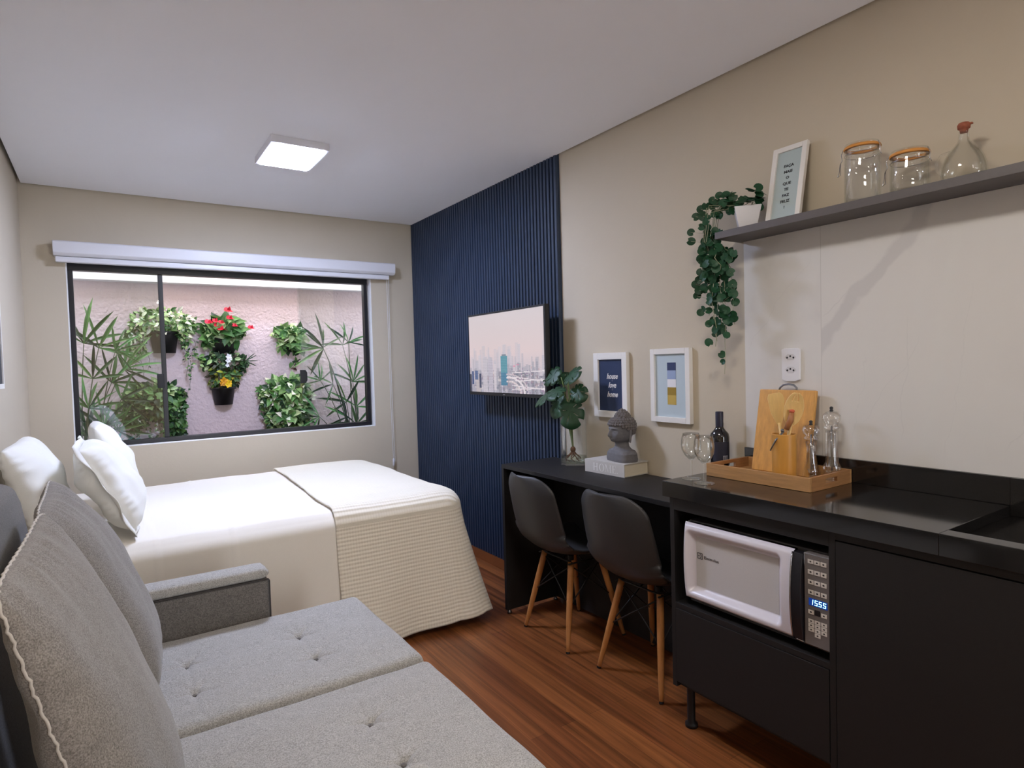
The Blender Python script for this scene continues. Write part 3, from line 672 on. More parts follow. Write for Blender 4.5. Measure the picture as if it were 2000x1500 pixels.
# ------------------------------------------------------------------ chairs
def chair_proto():
    e = empty('dining_chair', (0, 0, 0), 'x', 'chair')
    # local: +x faces the desk, origin on floor under leg centre; shell
    prof = [(-.300, .790), (-.292, .76), (-.283, .715), (-.270, .655), (-.257, .60), (-.245, .55), (-.230, .505), (-.205, .465), (-.165, .432), (-.11, .414), (-.04, .404), (.04, .402), (.10, .408), (.15, .414), (.185, .410), (.205, .396)]
    W = [.30, .345, .37, .385, .395, .40, .405, .41, .42, .43, .44, .44, .435, .42, .40, .37]
    P = [Vector((a, 0, b)) for a, b in prof]; n = len(P)
    L_ = [0]
    for i in range(1, n): L_.append(L_[-1]+(P[i]-P[i-1]).length)
    T = L_[-1]
    def ev(t):
        s = t*T
        for i in range(1, n):
            if L_[i] >= s-1e-9:
                k = (s-L_[i-1])/(L_[i]-L_[i-1]); p = P[i-1].lerp(P[i], k); d = (P[i]-P[i-1]).normalized(); return p, d, W[i-1]*(1-k)+W[i]*k, s
        return P[-1], (P[-1]-P[-2]).normalized(), W[-1], T
    def f(u, v):
        u = u if u > 0 else 0
        p, d, w_, s = ev(u)
        nrm = Vector((d.z, 0, -d.x)); nrm = -nrm     # towards sitter
        if nrm.x < 0 and abs(nrm.x) > abs(nrm.z): nrm = -nrm
        if nrm.z < 0 and abs(nrm.z) >= abs(nrm.x): nrm = -nrm
        rc = .10; q = min(s/rc, 1); q2 = min((T-s)/.08, 1)
        wf = (1-(1-q)**2.4)**(1/2.4)*(1-(1-q2)**2.4)**(1/2.4)
        ww = w_*(.02+.98*wf)/2; t_ = (2*v-1)
        curl = .058 if s < .30 else .045
        bend = curl*abs(t_)**2.6*wf
        r = p+nrm*bend; return (r.x, t_*ww, r.z)
    o = MB().grid(f, 64, 31).build('shell_seat', M['shell'], e, smooth=True, solid=.007)
    for sx, sy in ((-1, -1), (-1, 1), (1, -1), (1, 1)):
        ft = Vector((sx*.165, sy*.173, .0)); tp = Vector((sx*.085-.0, sy*.105, .378))
        pts = [ft.lerp(tp, k/10) for k in range(11)]; rr = [.0085+.0060*math.sin(min(k/10*1.4, 1)*PI*.5) for k in range(11)]
        lg = MB().tube(pts, rr, 14).build('leg', M['legwood'], e, smooth='auto')
        MB().tube([ft-(tp-ft).normalized()*.0, ft+(tp-ft).normalized()*.008], .0092, 14).build('foot_cap', M['matt_black'], lg)
        b_ = ft.lerp(tp, .50); MB().tube([b_-Vector((sx*-.0158, 0, 0)), b_+Vector((sx*.0158, 0, 0))], .0042, 10).build('bolt', M['steel'], lg)
    b = MB()
    for s in (-1, 1):
        b.tube([(-.165*.5-.085*.5, s*.139, .19), (.085, s*.105, .36)], .003, 6); b.tube([(.125, s*.139, .19), (-.085, s*.105, .36)], .003, 6)
        b.tube([(s*.125, -.139, .19), (s*.085, .105, .36)], .003, 6); b.tube([(s*.125, .139, .19), (s*.085, -.105, .36)], .003, 6)
        b.tube([(-.11, s*.118, .375), (.11, s*.118, .375)], .004, 6); b.tube([(s*.09, -.12, .378), (s*.09, .12, .378)], .004, 6)
    b.build('wire_brace', M['matt_black'], e, smooth=True)
    b = MB()
    for sx in (-1, 1):
        for sy in (-1, 1): b.lathe([(.014, 0), (.014, .020)], (sx*.07, sy*.085, .382), 12)
    b.build('seat_mount', M['matt_black'], e)
    return e
ch = chair_proto(); ch.location = (1.832, 2.292, .001); ch.rotation_euler = (0, 0, math.radians(-2))
ch['label'] = 'black shell chair with wooden legs at the desk end nearest the bed'; ch['group'] = 'shell chairs at the desk'
c2 = copy_tree(ch); c2.location = (1.856, 1.780, .001); c2.rotation_euler = (0, 0, math.radians(1))
c2['label'] = 'black shell chair with wooden legs beside the kitchen cabinet'

# ------------------------------------------------------------------ cushions / pillows
def smooth01(x): x = max(0, min(1, x)); return x*x*(3-2*x)
def cushion(name, cen, a, b, n, w_, h_, th, m, label, cat, group=None, pinch=.06, seam=None, seedv=0, pucker=.006, flange=0, nn=56, back=.8, wr=.012, sag=0):
    cen, a, b, n = map(Vector, (cen, a, b, n)); a.normalize(); b.normalize(); n.normalize()
    e = empty(name, cen-b*h_/2, label, cat, group)
    def outline(u, v):
        pu = 1-pinch*(1-v*v)**1.0*abs(u)**2; pv = 1-pinch*(1-u*u)*abs(v)**2
        rc = 1-.07*(u*v)**4; return u*pu*rc*w_/2, v*pv*rc*h_/2
    def pt(u, v, side):
        x, y = outline(u, v)
        fu = max(0, 1-abs(u)**2.6); fv = max(0, 1-abs(v)**2.6); t_ = (fu*fv)**.5
        z = th/2*t_*(1 if side > 0 else back)*(1-sag*v)
        eu, ev_ = 1-abs(u), 1-abs(v)
        p1 = pucker*math.exp(-ev_*7)*smooth01(ev_*14)*math.sin(u*34+3*math.sin(u*7+seedv)+seedv)*fu
        p2 = pucker*math.exp(-eu*9)*smooth01(eu*14)*math.sin(v*30+3*math.sin(v*6+seedv)+seedv)*fv
        nv = noise.noise(Vector((u*1.8+seedv*3.1, v*1.8, side*2.0+seedv)))*wr*t_*2+noise.noise(Vector((u*5+seedv, v*3, side+5)))*wr*.5*t_
        z += p1+p2+nv
        return cen+a*x+b*y+n*z*side
    vs = []; fs = []; N = nn; idx = {}
    for side in (1, -1):
        for i in range(N+1):
            for j in range(N+1):
                bd = i in (0, N) or j in (0, N)
                if side == -1 and bd: idx[(side, i, j)] = idx[(1, i, j)]; continue
                u = math.sin((2*i/N-1)*PI/2*.999)/math.sin(PI/2*.999)*.35+(2*i/N-1)*.65; v = math.sin((2*j/N-1)*PI/2)*.35+(2*j/N-1)*.65
                idx[(side, i, j)] = len(vs); vs.append(pt(u, v, side))
        for i in range(N):
            for j in range(N):
                q = (idx[(side, i, j)], idx[(side, i+1, j)], idx[(side, i+1, j+1)], idx[(side, i, j+1)]); fs.append(q if side > 0 else q[::-1])
    body = MB().add(vs, fs).build('body', m, e, smooth=True)
    K = 90; ring = []
    for sgn, fx in ((0, lambda t: (t, -1)), (1, lambda t: (1, t)), (2, lambda t: (-t, 1)), (3, lambda t: (-1, -t))):
        for k in range(K): t_ = -1+2*k/K; ring.append(fx(t_))
    if seam:
        pts = []
        for k, (u, v) in enumerate(ring): x, y = outline(u, v); pts.append(cen+a*x+b*y+n*.0012*math.sin(k*1.3)+n*.0008*math.sin(k*2.9))
        MB().tube(pts, .0022, 6, closed=True).build('piping', seam, e, smooth=True)
    if flange:
        vs = []; fs = []; n_ = len(ring)
        for k, (u, v) in enumerate(ring):
            x, y = outline(u, v); d = Vector((u, v)); s_ = 1
            ox = x+flange*(1 if u >= .999 else -1 if u <= -.999 else u**3*.8); oy = y+flange*(1 if v >= .999 else -1 if v <= -.999 else v**3*.8)
            wv = math.sin(k*.19+seedv)*.006+math.sin(k*.07+2*seedv)*.008
            vs += [cen+a*x+b*y, cen+a*(x+ox)/2+b*(y+oy)/2+n*wv*.5, cen+a*ox+b*oy+n*wv]
        for k in range(n_):
            q = (k+1) % n_
            for s_ in (0, 1): fs.append((k*3+s_, q*3+s_, q*3+s_+1, k*3+s_+1))
        MB().add(vs, fs).build('flange', m, e, smooth=True, solid=.003)
    return e

# ------------------------------------------------------------------ sofa bed
SZT = .440
def sofa():
    e = empty('sofa_bed', (.2, 1.65, 0), 'light grey fabric sofa bed pulled open in the foreground', 'sofa')
    MB().box(-.15, .735, 1.06, 2.245, .06, .30).build('base', M['sofa_dark'], e, bevel=.01)
    for x in (-.1, .68):
        for y in (1.1, 2.2): MB().lathe([(.018, 0), (.022, .0595)], (x, y, .0003), 14).build('leg', M['matt_black'], e, smooth='auto')
    def seat(y0, y1, tufts, sv):
        x0, x1, z0 = -.14, .760, .303; nx, ny = 190, 130
        def f(u, v):
            x = x0+(x1-x0)*u; y = y0+(y1-y0)*v; r = .028
            dx = min(x-x0, x1-x); dy = min(y-y0, y1-y); z = SZT+.006*smooth01(min(dx, dy)/.15)
            for d in (dx, dy):
                if d < r: z -= r-math.sqrt(max(r*r-(r-d)**2, 0))
            for tx, ty in tufts:
                qx, qy = x-tx, y-ty; q = math.hypot(qx, qy); an = math.atan2(qy, qx)
                z -= .016*math.exp(-(q/.013)**2)+.006*math.exp(-(q/.07)**2)+.007*math.exp(-(q/.045)**2)*abs(math.cos(an*2.5+sv))**10
                z -= .0022*math.exp(-(qx/.007)**2)*math.exp(-(qy/.13)**2)
            z += .0028*noise.noise(Vector((x*9, y*9, sv)))+.004*noise.noise(Vector((x*3, y*3, sv+4)))
            return (x, y, z)
        b = MB().grid(f, nx, ny)
        vs = b.v; ring = [i*ny for i in range(nx)]+[(nx-1)*ny+j for j in range(1, ny)]+[i*ny+ny-1 for i in range(nx-2, -1, -1)]+[j for j in range(ny-2, 0, -1)]
        base = len(vs); 
        for k in ring: vs.append((vs[k][0], vs[k][1], z0))
        n_ = len(ring)
        for k in range(n_): q = (k+1) % n_; b.f.append((ring[k], base+k, base+q, ring[q])); b.m.append(0); b.c.append(None)
        b.f.append(tuple(base+k for k in range(n_))); b.m.append(0); b.c.append(None)
        o = b.build('seat_cushion', M['sofa'], e, smooth=True)
        for tx, ty in tufts: MB().sphere((tx, ty, SZT-.012), (.007, .007, .003), 10, 6).build('button', M['sofa_dark'], o, smooth=True)
    seat(1.658, 2.258, [(.485, 2.026), (.490, 1.849), (.163, 2.022), (.164, 1.84)], 1)
    seat(1.030, 1.638, [(.502, 1.425), (.508, 1.240), (.163, 1.42), (.163, 1.24)], 2)
    for y0, y1 in ((2.262, 2.355), (.885, .985)):
        ar = MB().box(-.35, .448, y0, y1, .05, .566).build('armrest', M['sofa_dark'], e, bevel=.008)
        def f(u, v, y0=y0, y1=y1):
            a = 2*PI*v; ca, sa = math.cos(a), math.sin(a); p = .55
            cyy = (y0+y1)/2; hy = (y1-y0)/2+.003; hz = .021
            yy = cyy+hy*math.copysign(abs(ca)**p, ca); zz = .586+hz*math.copysign(abs(sa)**p, sa)
            x = -.35+.80*u; k = min(1, (1-u)/.03); sc = (1-(1-k)**2)**.5 if k < 1 else 1
            zz = .586+(zz-.586)*(.25+.75*sc); yy = cyy+(yy-cyy)*(.8+.2*sc)
            return (x, yy, zz)
        b = MB().grid(f, 60, 33, flip=True); nv = 33
        b.f.append(tuple((60-1)*nv+j for j in range(32))); b.m.append(0); b.c.append(None)
        b.build('arm_pad', M['sofa'], ar, smooth=True)
        MB().tube([(-.35, y0-.001, .566), (.446, y0-.001, .566), (.449, y0-.001, .56), (.449, y0-.001, .43)], .003, 6).build('piping', M['darkseam'], ar)
    MB().prism([(-.365, .05), (-.15, .05), (-.15, .44), (-.225, .93), (-.24, .975), (-.28, .995), (-.33, .99), (-.365, .96)], (0, .885, 0), (1, 0, 0), (0, 0, 1), (0, 1.44, 0)).build('backrest', M['sofa_dark'], e, bevel=.02, seg=4)
sofa()
def lean(x0, z0, x1, z1):  # unit up direction of a leaning cushion
    v = Vector((x1-x0, 0, z1-z0)).normalized(); return v, Vector((v.z, 0, -v.x))
b_, n_ = lean(.030, .46, -.118, 1.04)
cushion('sofa_cushion', (-.056, 1.312, .742), (.02, 1, 0), b_, n_, .60, .60, .190, M['sofa_cushion'], 'large grey back cushion in the near left corner, stitched edge showing', 'cushion', 'grey back cushions on the sofa', pinch=.045, seam=M['seam'], seedv=1.3, pucker=.008, back=.55, wr=.006, sag=.42)
b_, n_ = lean(.02, .46, -.14, 1.0)
cushion('sofa_cushion', (-.062, 1.935, .733), (-.02, 1, 0), b_, n_, .585, .585, .225, M['sofa_cushion'], 'large grey back cushion at the armrest, behind the nearest one', 'cushion', 'grey back cushions on the sofa', pinch=.05, seam=M['seam'], seedv=4.2, pucker=.008, back=.5, wr=.006, sag=.30)

# ------------------------------------------------------------------ bed and bedding
BT = .632
def bed():
    e = empty('bed', (.57, 3.45, 0), 'double bed made up in cream bedding below the window', 'bed')
    MB().box(XL+.02, 1.47, 2.79, 4.17, .08, .36).build('base', M['bedbase'], e, bevel=.01)
    MB().box(XL+.012, 1.49, 2.765, 4.19, .362, .612).build('mattress', M['mattress'], e, bevel=.05, seg=5)
    for x in (XL+.1, 1.38):
        for y in (2.9, 4.08): MB().lathe([(.025, 0), (.03, .0795)], (x, y, .0003), 14).build('leg', M['matt_black'], e)
bed()
def sheet():
    y0, y1 = 2.742, 4.21; r = .075; x0, x1 = XL+.004, 1.0
    prof = []   # (y,z,drop) near hem -> top -> far hem
    for k in range(18): t_ = k/17; prof.append((y0, .16+(BT-r-.16)*t_, 1-t_))
    for k in range(1, 9): a = PI/2*k/8; prof.append((y0+r-r*math.cos(a), BT-r+r*math.sin(a), 0))
    for k in range(1, 40): prof.append((y0+r+(y1-y0-2*r)*k/40, BT, 0))
    for k in range(8): a = PI/2*(1-k/8); prof.append((y1-r+r*math.cos(a), BT-r+r*math.sin(a), 0))
    for k in range(10): prof.append((y1, BT-r-(BT-r-.2)*k/9, -k/9))
    P = len(prof)
    def f(u, v):
        x = x0+(x1-x0)*u; y, z, d = prof[min(int(round(v*(P-1))), P-1)]
        if d > 0: y -= .040*d+.006*d*math.sin(x*9+1)+.003*math.sin(x*23)*d
        if d < 0: y += .02*-d
        if z > BT-.01:
            z += .010*noise.noise(Vector((x*2.2, y*2.2, 3)))+.004*noise.noise(Vector((x*6, y*6, 3)))+.008
        for xf in (.02, .12, .40): 
            s_ = math.exp(-((x-xf-.02*math.sin(y*3))/.006)**2)*.0035
            if d > 0 or y < 2.75: y -= s_
            elif z > BT-.02: z += s_
        return (x, y, z)
    o = MB().grid(f, 130, P, flip=False).build('bed_sheet', M['sheet'], smooth=True, solid=.004)
    tag(o, 'smooth cream sheet covering the bed and hanging over its side', 'sheet')
sheet()
def blanket():
    # rounded-rectangle rings: three sides (near, foot, far)
    xa0, xa1 = .835, .885; X1 = 1.515; Y0, Y1 = 2.735, 4.225; top = BT+.022
    path = []; R0 = .11
    def ring(inset, z, drop):
        pts = []; x1, y0, y1 = X1-inset, Y0+inset, Y1-inset; r = max(R0-inset*.5, .02)
        nS, nC, nF = 46, 12, 50
        for k in range(nS): pts.append((0, k/nS, x1, y0, y1, r))
        out = []
        L0 = x1-r
        for k in range(nS): t_ = k/nS; out.append((xa0+(L0-xa0)*t_, y0, 0, -1, xa0+(L0-xa0)*t_))
        for k in range(nC): a = -PI/2+PI/2*k/nC; out.append((x1-r+r*math.cos(a), y0+r+r*math.sin(a), math.cos(a), math.sin(a), L0+r*(a+PI/2)))
        for k in range(nF): t_ = k/nF; out.append((x1, y0+r+(y1-y0-2*r)*t_, 1, 0, L0+r*1.57+(y1-y0-2*r)*t_))
        for k in range(nC): a = PI/2*k/nC; out.append((x1-r+r*math.cos(a), y1-r+r*math.sin(a), math.cos(a), math.sin(a), L0+r*3.14+(y1-y0-2*r)+r*a))
        for k in range(nS+1): t_ = k/nS; out.append((L0+(xa1-L0)*t_, y1, 0, 1, L0+r*3.14+(y1-y0-2*r)+(L0-xa1)*t_))
        return out
    levels = []
    r = .085
    for k in range(6): levels.append((.30-(.30-r)*k/6, top, 0))
    for k in range(9): a = PI/2*k/8; levels.append((r-r*math.sin(a), top-r+r*math.cos(a), 0))
    for k in range(1, 34): levels.append((0, top-r-(top-r-.035)*k/33, k/33))
    vs = []; uv = []; n_ = None; vacc = 0
    for li, (ins, z, d) in enumerate(levels):
        rg = ring(ins, z, d); n_ = len(rg)
        for k, (x, y, nx, ny, s) in enumerate(rg):
            crn = abs(nx*ny)*2; foot = max(0, nx)**2
            out = d**1.2*(.085 if ny < -.7 else .030)+crn*d*.05
            xx = x; 
            wv = d**1.5*(.020*math.sin(s*8.5+.6)+.010*math.sin(s*19+1)); 
            if foot > .5: wv = d*(.016*math.sin(s*22)+.012*math.sin(s*9))
            out += wv
            if ny < -.5: out -= .012*d*smooth01((1.0-x)/.3)
            zz = z
            if d > .5 and ny < -.3: zz += (d-.5)*.05*(math.sin((x-.9)*7.5+2.6)*.5)
            if d == 0 and z >= top-.03: zz += .010*noise.noise(Vector((x*2.2, y*2.2, 3)))+.004*noise.noise(Vector((x*7, y*7, 9)))
            px, py = x+nx*out, y+ny*out
            if k == 0 and d > 0: pass
            vs.append((px, py, zz+.004))
            uv.append((s, (z if li > 13 else top+.09+ins)))
    for i in range(len(vs)):   # top region uses planar coords
        li = i//n_
        if li < 14: uv[i] = (vs[i][0], vs[i][1])
    fs = []
    for l in range(len(levels)-1):
        for k in range(n_-1): fs.append((l*n_+k, l*n_+k+1, (l+1)*n_+k+1, (l+1)*n_+k)[::-1])
    # cap between near and far halves of the innermost ring
    half = 58+1; C = 50; grid_idx = []
    for k in range(half):
        if k == half-1: grid_idx.append(list(range(58, 109))); continue
        a, b = k, n_-1-k; row = [a]
        pa, pb = Vector(vs[a]), Vector(vs[b])
        for c in range(1, C):
            p = pa.lerp(pb, c/C); p.z = top+.004+.010*noise.noise(Vector((p.x*2.2, p.y*2.2, 3)))+.004*noise.noise(Vector((p.x*7, p.y*7, 9)))
            row.append(len(vs)); vs.append(tuple(p)); uv.append((p.x, p.y))
        row.append(b); grid_idx.append(row)
    for k in range(half-1):
        for c in range(C): fs.append((grid_idx[k][c], grid_idx[k+1][c], grid_idx[k+1][c+1], grid_idx[k][c+1]))
    m_ = MB(); m_.add(vs, fs); m_.uv = uv
    o = m_.build('waffle_blanket', M['waffle'], smooth=True, solid=.007)
    tag(o, 'cream waffle blanket draped over the foot of the bed', 'blanket')
blanket()
b_, n_ = lean(.085, .66, -.10, 1.03)
cushion('bed_pillow', (-.010, 3.04, .848), (.02, 1, 0), b_, n_, .46, .39, .19, M['pillow'], 'white pillow with a flat border, front of the leaning pillows', 'pillow', 'white pillows on the bed', pinch=.05, seedv=2.2, pucker=.008, flange=.028, back=.8, wr=.014)
b_, n_ = lean(.10, .66, -.06, 1.06)
cushion('bed_pillow', (.022, 3.56, .862), (-.02, 1, 0), b_, n_, .54, .45, .15, M['pillow'], 'bright white pillow standing behind the bordered one, under the window', 'pillow', 'white pillows on the bed', pinch=.05, seedv=5.1, pucker=.006, back=.8, wr=.012)
b_, n_ = lean(-.19, .66, -.30, 1.05)
cushion('bed_pillow', (-.255, 3.10, .842), (0.02, 1, 0), b_, n_, .66, .43, .19, M['pillow'], 'white pillow against the left wall, half hidden by the grey cushions', 'pillow', 'white pillows on the bed', pinch=.06, seedv=7.7, pucker=.010, back=.6, wr=.014)

# ------------------------------------------------------------------ leaves
def leaf(b, p, d, up, L_, W_, c=None, m=0, kind='oval', fold=.15, droop=.3):
    """a leaf starting at p, growing along d"""
    p, d, up = Vector(p), Vector(d).normalized(), Vector(up)
    s = d.cross(up); s = s.normalized() if s.length > 1e-4 else d.orthogonal().normalized(); nn = s.cross(d).normalized()
    if kind == 'heart': T = [(0, .0), (.04, .62), (.22, 1.0), (.45, .9), (.7, .55), (.88, .22), (1, 0)]; ns = 7
    elif kind == 'blade': T = [(0, .15), (.25, .8), (.55, 1), (.8, .7), (1, .0)]; ns = 5
    else: T = [(0, .0), (.18, .65), (.45, 1), (.72, .72), (1, 0)]; ns = 5
    vs = []; fs = []
    for t_, w_ in T:
        q = p+d*L_*t_-nn*droop*L_*t_*t_
        for k in (-1, 0, 1): vs.append(q+s*k*w_*W_/2+nn*fold*W_*abs(k)*w_)
    for i in range(len(T)-1):
        for k in (0, 1): a = i*3+k; fs.append((a, a+1, a+4, a+3))
    b.add(vs, fs, m, c)
def jit(c, k, rng): f = 1+rng.uniform(-k, k); return tuple(min(1, x*f*(1+rng.uniform(-k/3, k/3))) for x in c[:3])+(1,)
def rdir(rng, bias=(0, 0, 0), w_=1):
    v = Vector((rng.gauss(0, 1), rng.gauss(0, 1), rng.gauss(0, 1))).normalized()+Vector(bias)*w_; return v.normalized()
GY = 5.2
def wall_pot(e, x, z, r, h):
    """half round black pot hooked on the garden wall; x centre, z bottom"""
    b = MB(); n = 20; vs = []; fs = []
    prof = [(r*.72, 0), (r*.93, h*.88), (r*1.06, h*.88), (r*1.08, h), (r*.95, h), (r*.92, h*.9)]
    for rr, zz in prof:
        for i in range(n+1): a = PI+PI*i/n; vs.append((x+rr*math.cos(a), GY-.012+rr*1.15*math.sin(a), z+zz))
    for k in range(len(prof)-1):
        for i in range(n): q = k*(n+1)+i; fs.append((q, q+1, q+n+2, q+n+1))
        q = k*(n+1); fs.append((q+n, q, q+n+1, q+2*n+1))
    fs.append(tuple(range(n, -1, -1))); fs.append(tuple((len(prof)-1)*(n+1)+i for i in range(n+1)))
    b.add(vs, fs); b.box(x-.03, x+.03, GY-.014, GY-.001, z+h*.3, z+h*.95)
    return b.build('pot', M['matt_black'], e, smooth='auto')
def mass(b, rng, n, cx, cz, rx, rz, depth, size, cols, kind='oval', bias=(0, -1, -.3), y0=GY, low=0):
    for k in range(n):
        a = rng.uniform(0, 2*PI); q = rng.random()**.5
        x = cx+rx*q*math.cos(a); z = cz+rz*q*math.sin(a)
        y = y0-.015-depth*(1-q*q*.8)*rng.uniform(.4, 1)
        d = rdir(rng, ((x-cx)/max(rx, .01)*.5+bias[0], bias[1]*.5, bias[2]+(z-cz)/max(rz, .01)*.4), 1.1)
        s = size*rng.uniform(.6, 1.25); c = jit(cols[min(int(rng.random()**1.0*len(cols)), len(cols)-1)], .25, rng)
        up = (rng.uniform(-.4, .4), -1, rng.uniform(0, 1.0))
        leaf(b, (x, min(y, GY-.01), z), d, up, s, s*(.75 if kind == 'heart' else .5), c, kind=kind, droop=rng.uniform(0, .5))
def trail(b, rng, x, z, dx, L_, size, cols, y=GY-.05, kind='oval', dens=60, width=.02):
    pts = []; 
    for k in range(12): t_ = k/11; pts.append((x+dx*math.sin(t_*1.6)+.01*math.sin(t_*9+x*30), min(y-.03+.03*t_, GY-.008), z-L_*t_))
    b.tube(pts, .0018, 4, c=(.08, .10, .04, 1))
    for k in range(int(L_*dens)):
        t_ = rng.random(); i = min(int(t_*11), 10); p = Vector(pts[i]).lerp(Vector(pts[i+1]), t_*11-i)
        p += Vector((rng.uniform(-width, width), rng.uniform(-width, 0), 0)); s = size*rng.uniform(.6, 1.2)*(1-.4*t_)
        leaf(b, p, rdir(rng, (0, -.4, -.8)), (rng.uniform(-.4, .4), -1, .3), s, s*.5, jit(cols[rng.randrange(len(cols))], .25, rng), kind=kind)
G1, G2, G3, GL, GC = S(60, 100, 50), S(96, 138, 72), S(36, 66, 38), S(160, 186, 128), S(226, 230, 206)
def clampy(b): b.v = [(x, min(y, GY-.004), z) for x, y, z in b.v]
# upper left: variegated trailing plant
rng = random.Random(11)
e = empty('wall_planter', (.37, GY, 1.435), 'grey planter with a variegated trailing plant, upper left of the garden wall', 'plant', 'planters on the garden wall')
wall_pot(e, .37, 1.44, .10, .155)
b = MB(); mass(b, rng, 420, .37, 1.66, .21, .095, .16, .045, [G2, GL, GL, GC, G1], bias=(0, -.8, .1))
mass(b, rng, 120, .19, 1.55, .06, .12, .10, .04, [G2, GL, G1, GC]); mass(b, rng, 100, .49, 1.60, .06, .09, .10, .045, [G2, GL, GC, G1])
for x, L_, dx in ((.17, .30, -.01), (.20, .34, .02), (.24, .30, .02), (.14, .22, -.02), (.48, .36, .03), (.50, .46, .03), (.46, .25, .04), (.52, .2, .05)): trail(b, rng, x, 1.62, dx, L_, .034, [G1, G3, G2, GL])
clampy(b); b.build('foliage', M['foliage'], e)
# lower left: dark trailing mass
e = empty('wall_planter', (.31, GY, 1.0), 'dark leaved bushy trailing plant, lower left of the garden wall', 'plant', 'planters on the garden wall')
wall_pot(e, .33, 1.02, .09, .12)
b = MB(); mass(b, rng, 560, .285, 1.10, .20, .13, .17, .05, [G3, G1, G3, G2, GL], kind='heart'); mass(b, rng, 260, .41, .95, .065, .17, .13, .045, [G1, G3, G2], kind='heart'); mass(b, rng, 160, .17, 1.0, .07, .12, .12, .045, [G3, G1], kind='heart')
for x, L_ in ((.13, .3), (.18, .36), (.24, .36), (.30, .40), (.34, .30), (.37, .36), (.41, .40), (.43, .42), (.39, .4)): trail(b, rng, x, 1.08, rng.uniform(-.02, .02), L_, .04, [G3, G1, G2, GC], kind='heart', dens=70)
clampy(b); b.build('foliage', M['foliage'], e)
# centre top: anthurium with red flowers
e = empty('wall_planter', (.765, GY, 1.39), 'black pot of red anthurium flowers on the garden wall', 'plant', 'planters on the garden wall')
wall_pot(e, .765, 1.385, .095, .17)
b = MB(); mass(b, rng, 130, .775, 1.60, .13, .075, .17, .085, [G1, G3, G2, G1, GL], kind='heart', bias=(0, -.6, .3)); mass(b, rng, 40, .66, 1.56, .05, .07, .1, .06, [G2, GL, G1], kind='heart')
for x, z in ((.84, 1.66), (.87, 1.60), (.83, 1.63), (.80, 1.68)): leaf(b, (x-.03, GY-.14, z), (.9, -.2, .25), (0, -1, .6), .11, .06, jit(G2, .2, rng), kind='heart')
clampy(b); b.build('foliage', M['foliage'], e)
b = MB(); RD = S(214, 34, 60)
for x, z, s in ((.79, 1.755, .065), (.655, 1.66, .06), (.70, 1.675, .05), (.80, 1.695, .055), (.74, 1.66, .05), (.945, 1.625, .05), (.735, 1.615, .06), (.83, 1.64, .045), (.71, 1.64, .05)):
    b.tube([(x, GY-.17, z), (.77+(x-.77)*.4, GY-.11, 1.56)], .0015, 4, c=(.1, .2, .06, 1))
    c = jit(RD, .2, rng)
    leaf(b, (x-s*.5, GY-.17, z), (1, -.1, rng.uniform(-.2, .2)), (0, -.8, .7), s, s*.75, c, kind='heart'); leaf(b, (x, GY-.175, z-.005), (.2, -.5, .8), (0, -1, .3), s*.5, s*.4, c, kind='heart')
b.build('flowers', M['foliage'], e); 
# centre bottom: pot with mixed plant, white and yellow flowers
e = empty('wall_planter', (.752, GY, 1.035), 'black pot with yellow and white flowers, lowest in the middle of the garden wall', 'plant', 'planters on the garden wall')
wall_pot(e, .752, 1.038, .088, .135)
b = MB(); mass(b, rng, 300, .76, 1.37, .145, .075, .16, .05, [G3, S(60, 66, 46), G3, S(74, 62, 56), G1, G3, GL]); mass(b, rng, 240, .76, 1.27, .10, .10, .16, .05, [G3, G1, S(72, 66, 40), G2, S(150, 160, 60)])
mass(b, rng, 14, .640, 1.43, .05, .06, .1, .045, [G2, GL]); mass(b, rng, 14, .615, 1.37, .03, .05, .08, .05, [G2, GL]); mass(b, rng, 26, .91, 1.36, .035, .06, .1, .045, [G3, G1])
for q in (-.5, .0, .5, .8): leaf(b, (.90, GY-.12, 1.37), (1, -.1, q), (0, -1, 0), .10, .008, jit(G3, .1, rng), kind='blade')
clampy(b); b.build('foliage', M['foliage'], e)
b = MB()
for x, z, s, c in ((.775, 1.405, .04, S(235, 236, 240)), (.770, 1.375, .036, S(225, 228, 235)), (.765, 1.34, .03, S(220, 222, 230)), (.78, 1.39, .035, S(240, 240, 245)), (.735, 1.225, .05, S(214, 150, 20)), (.765, 1.195, .045, S(236, 196, 24)), (.725, 1.205, .04, S(190, 130, 24)), (.77, 1.21, .04, S(230, 186, 30))):
    for k in range(5): a = 2*PI*k/5+x*9; leaf(b, (x, GY-.185, z), (math.cos(a), -.25, math.sin(a)), (0, -1, 0), s*.6, s*.5, jit(c, .08, rng), kind='oval', droop=.1)
b.build('flowers', M['foliage'], e)
# right upper small pot
e = empty('wall_planter', (1.255, GY, 1.43), 'small black pot of light green leaves, upper right of the garden wall', 'plant', 'planters on the garden wall')
wall_pot(e, 1.26, 1.435, .08, .13)
b = MB(); mass(b, rng, 170, 1.262, 1.575, .10, .07, .15, .065, [G1, GL, G2, GL, GC], kind='heart'); mass(b, rng, 60, 1.28, 1.49, .08, .05, .16, .06, [G1, G3, G2], kind='heart')
mass(b, rng, 10, 1.285, 1.355, .035, .012, .05, .05, [G3, G2]); mass(b, rng, 3, 1.285, 1.31, .01, .01, .05, .04, [S(70, 40, 40)]); mass(b, rng, 10, 1.17, 1.5, .02, .04, .08, .04, [GL, G2])
clampy(b); b.build('foliage', M['foliage'], e)
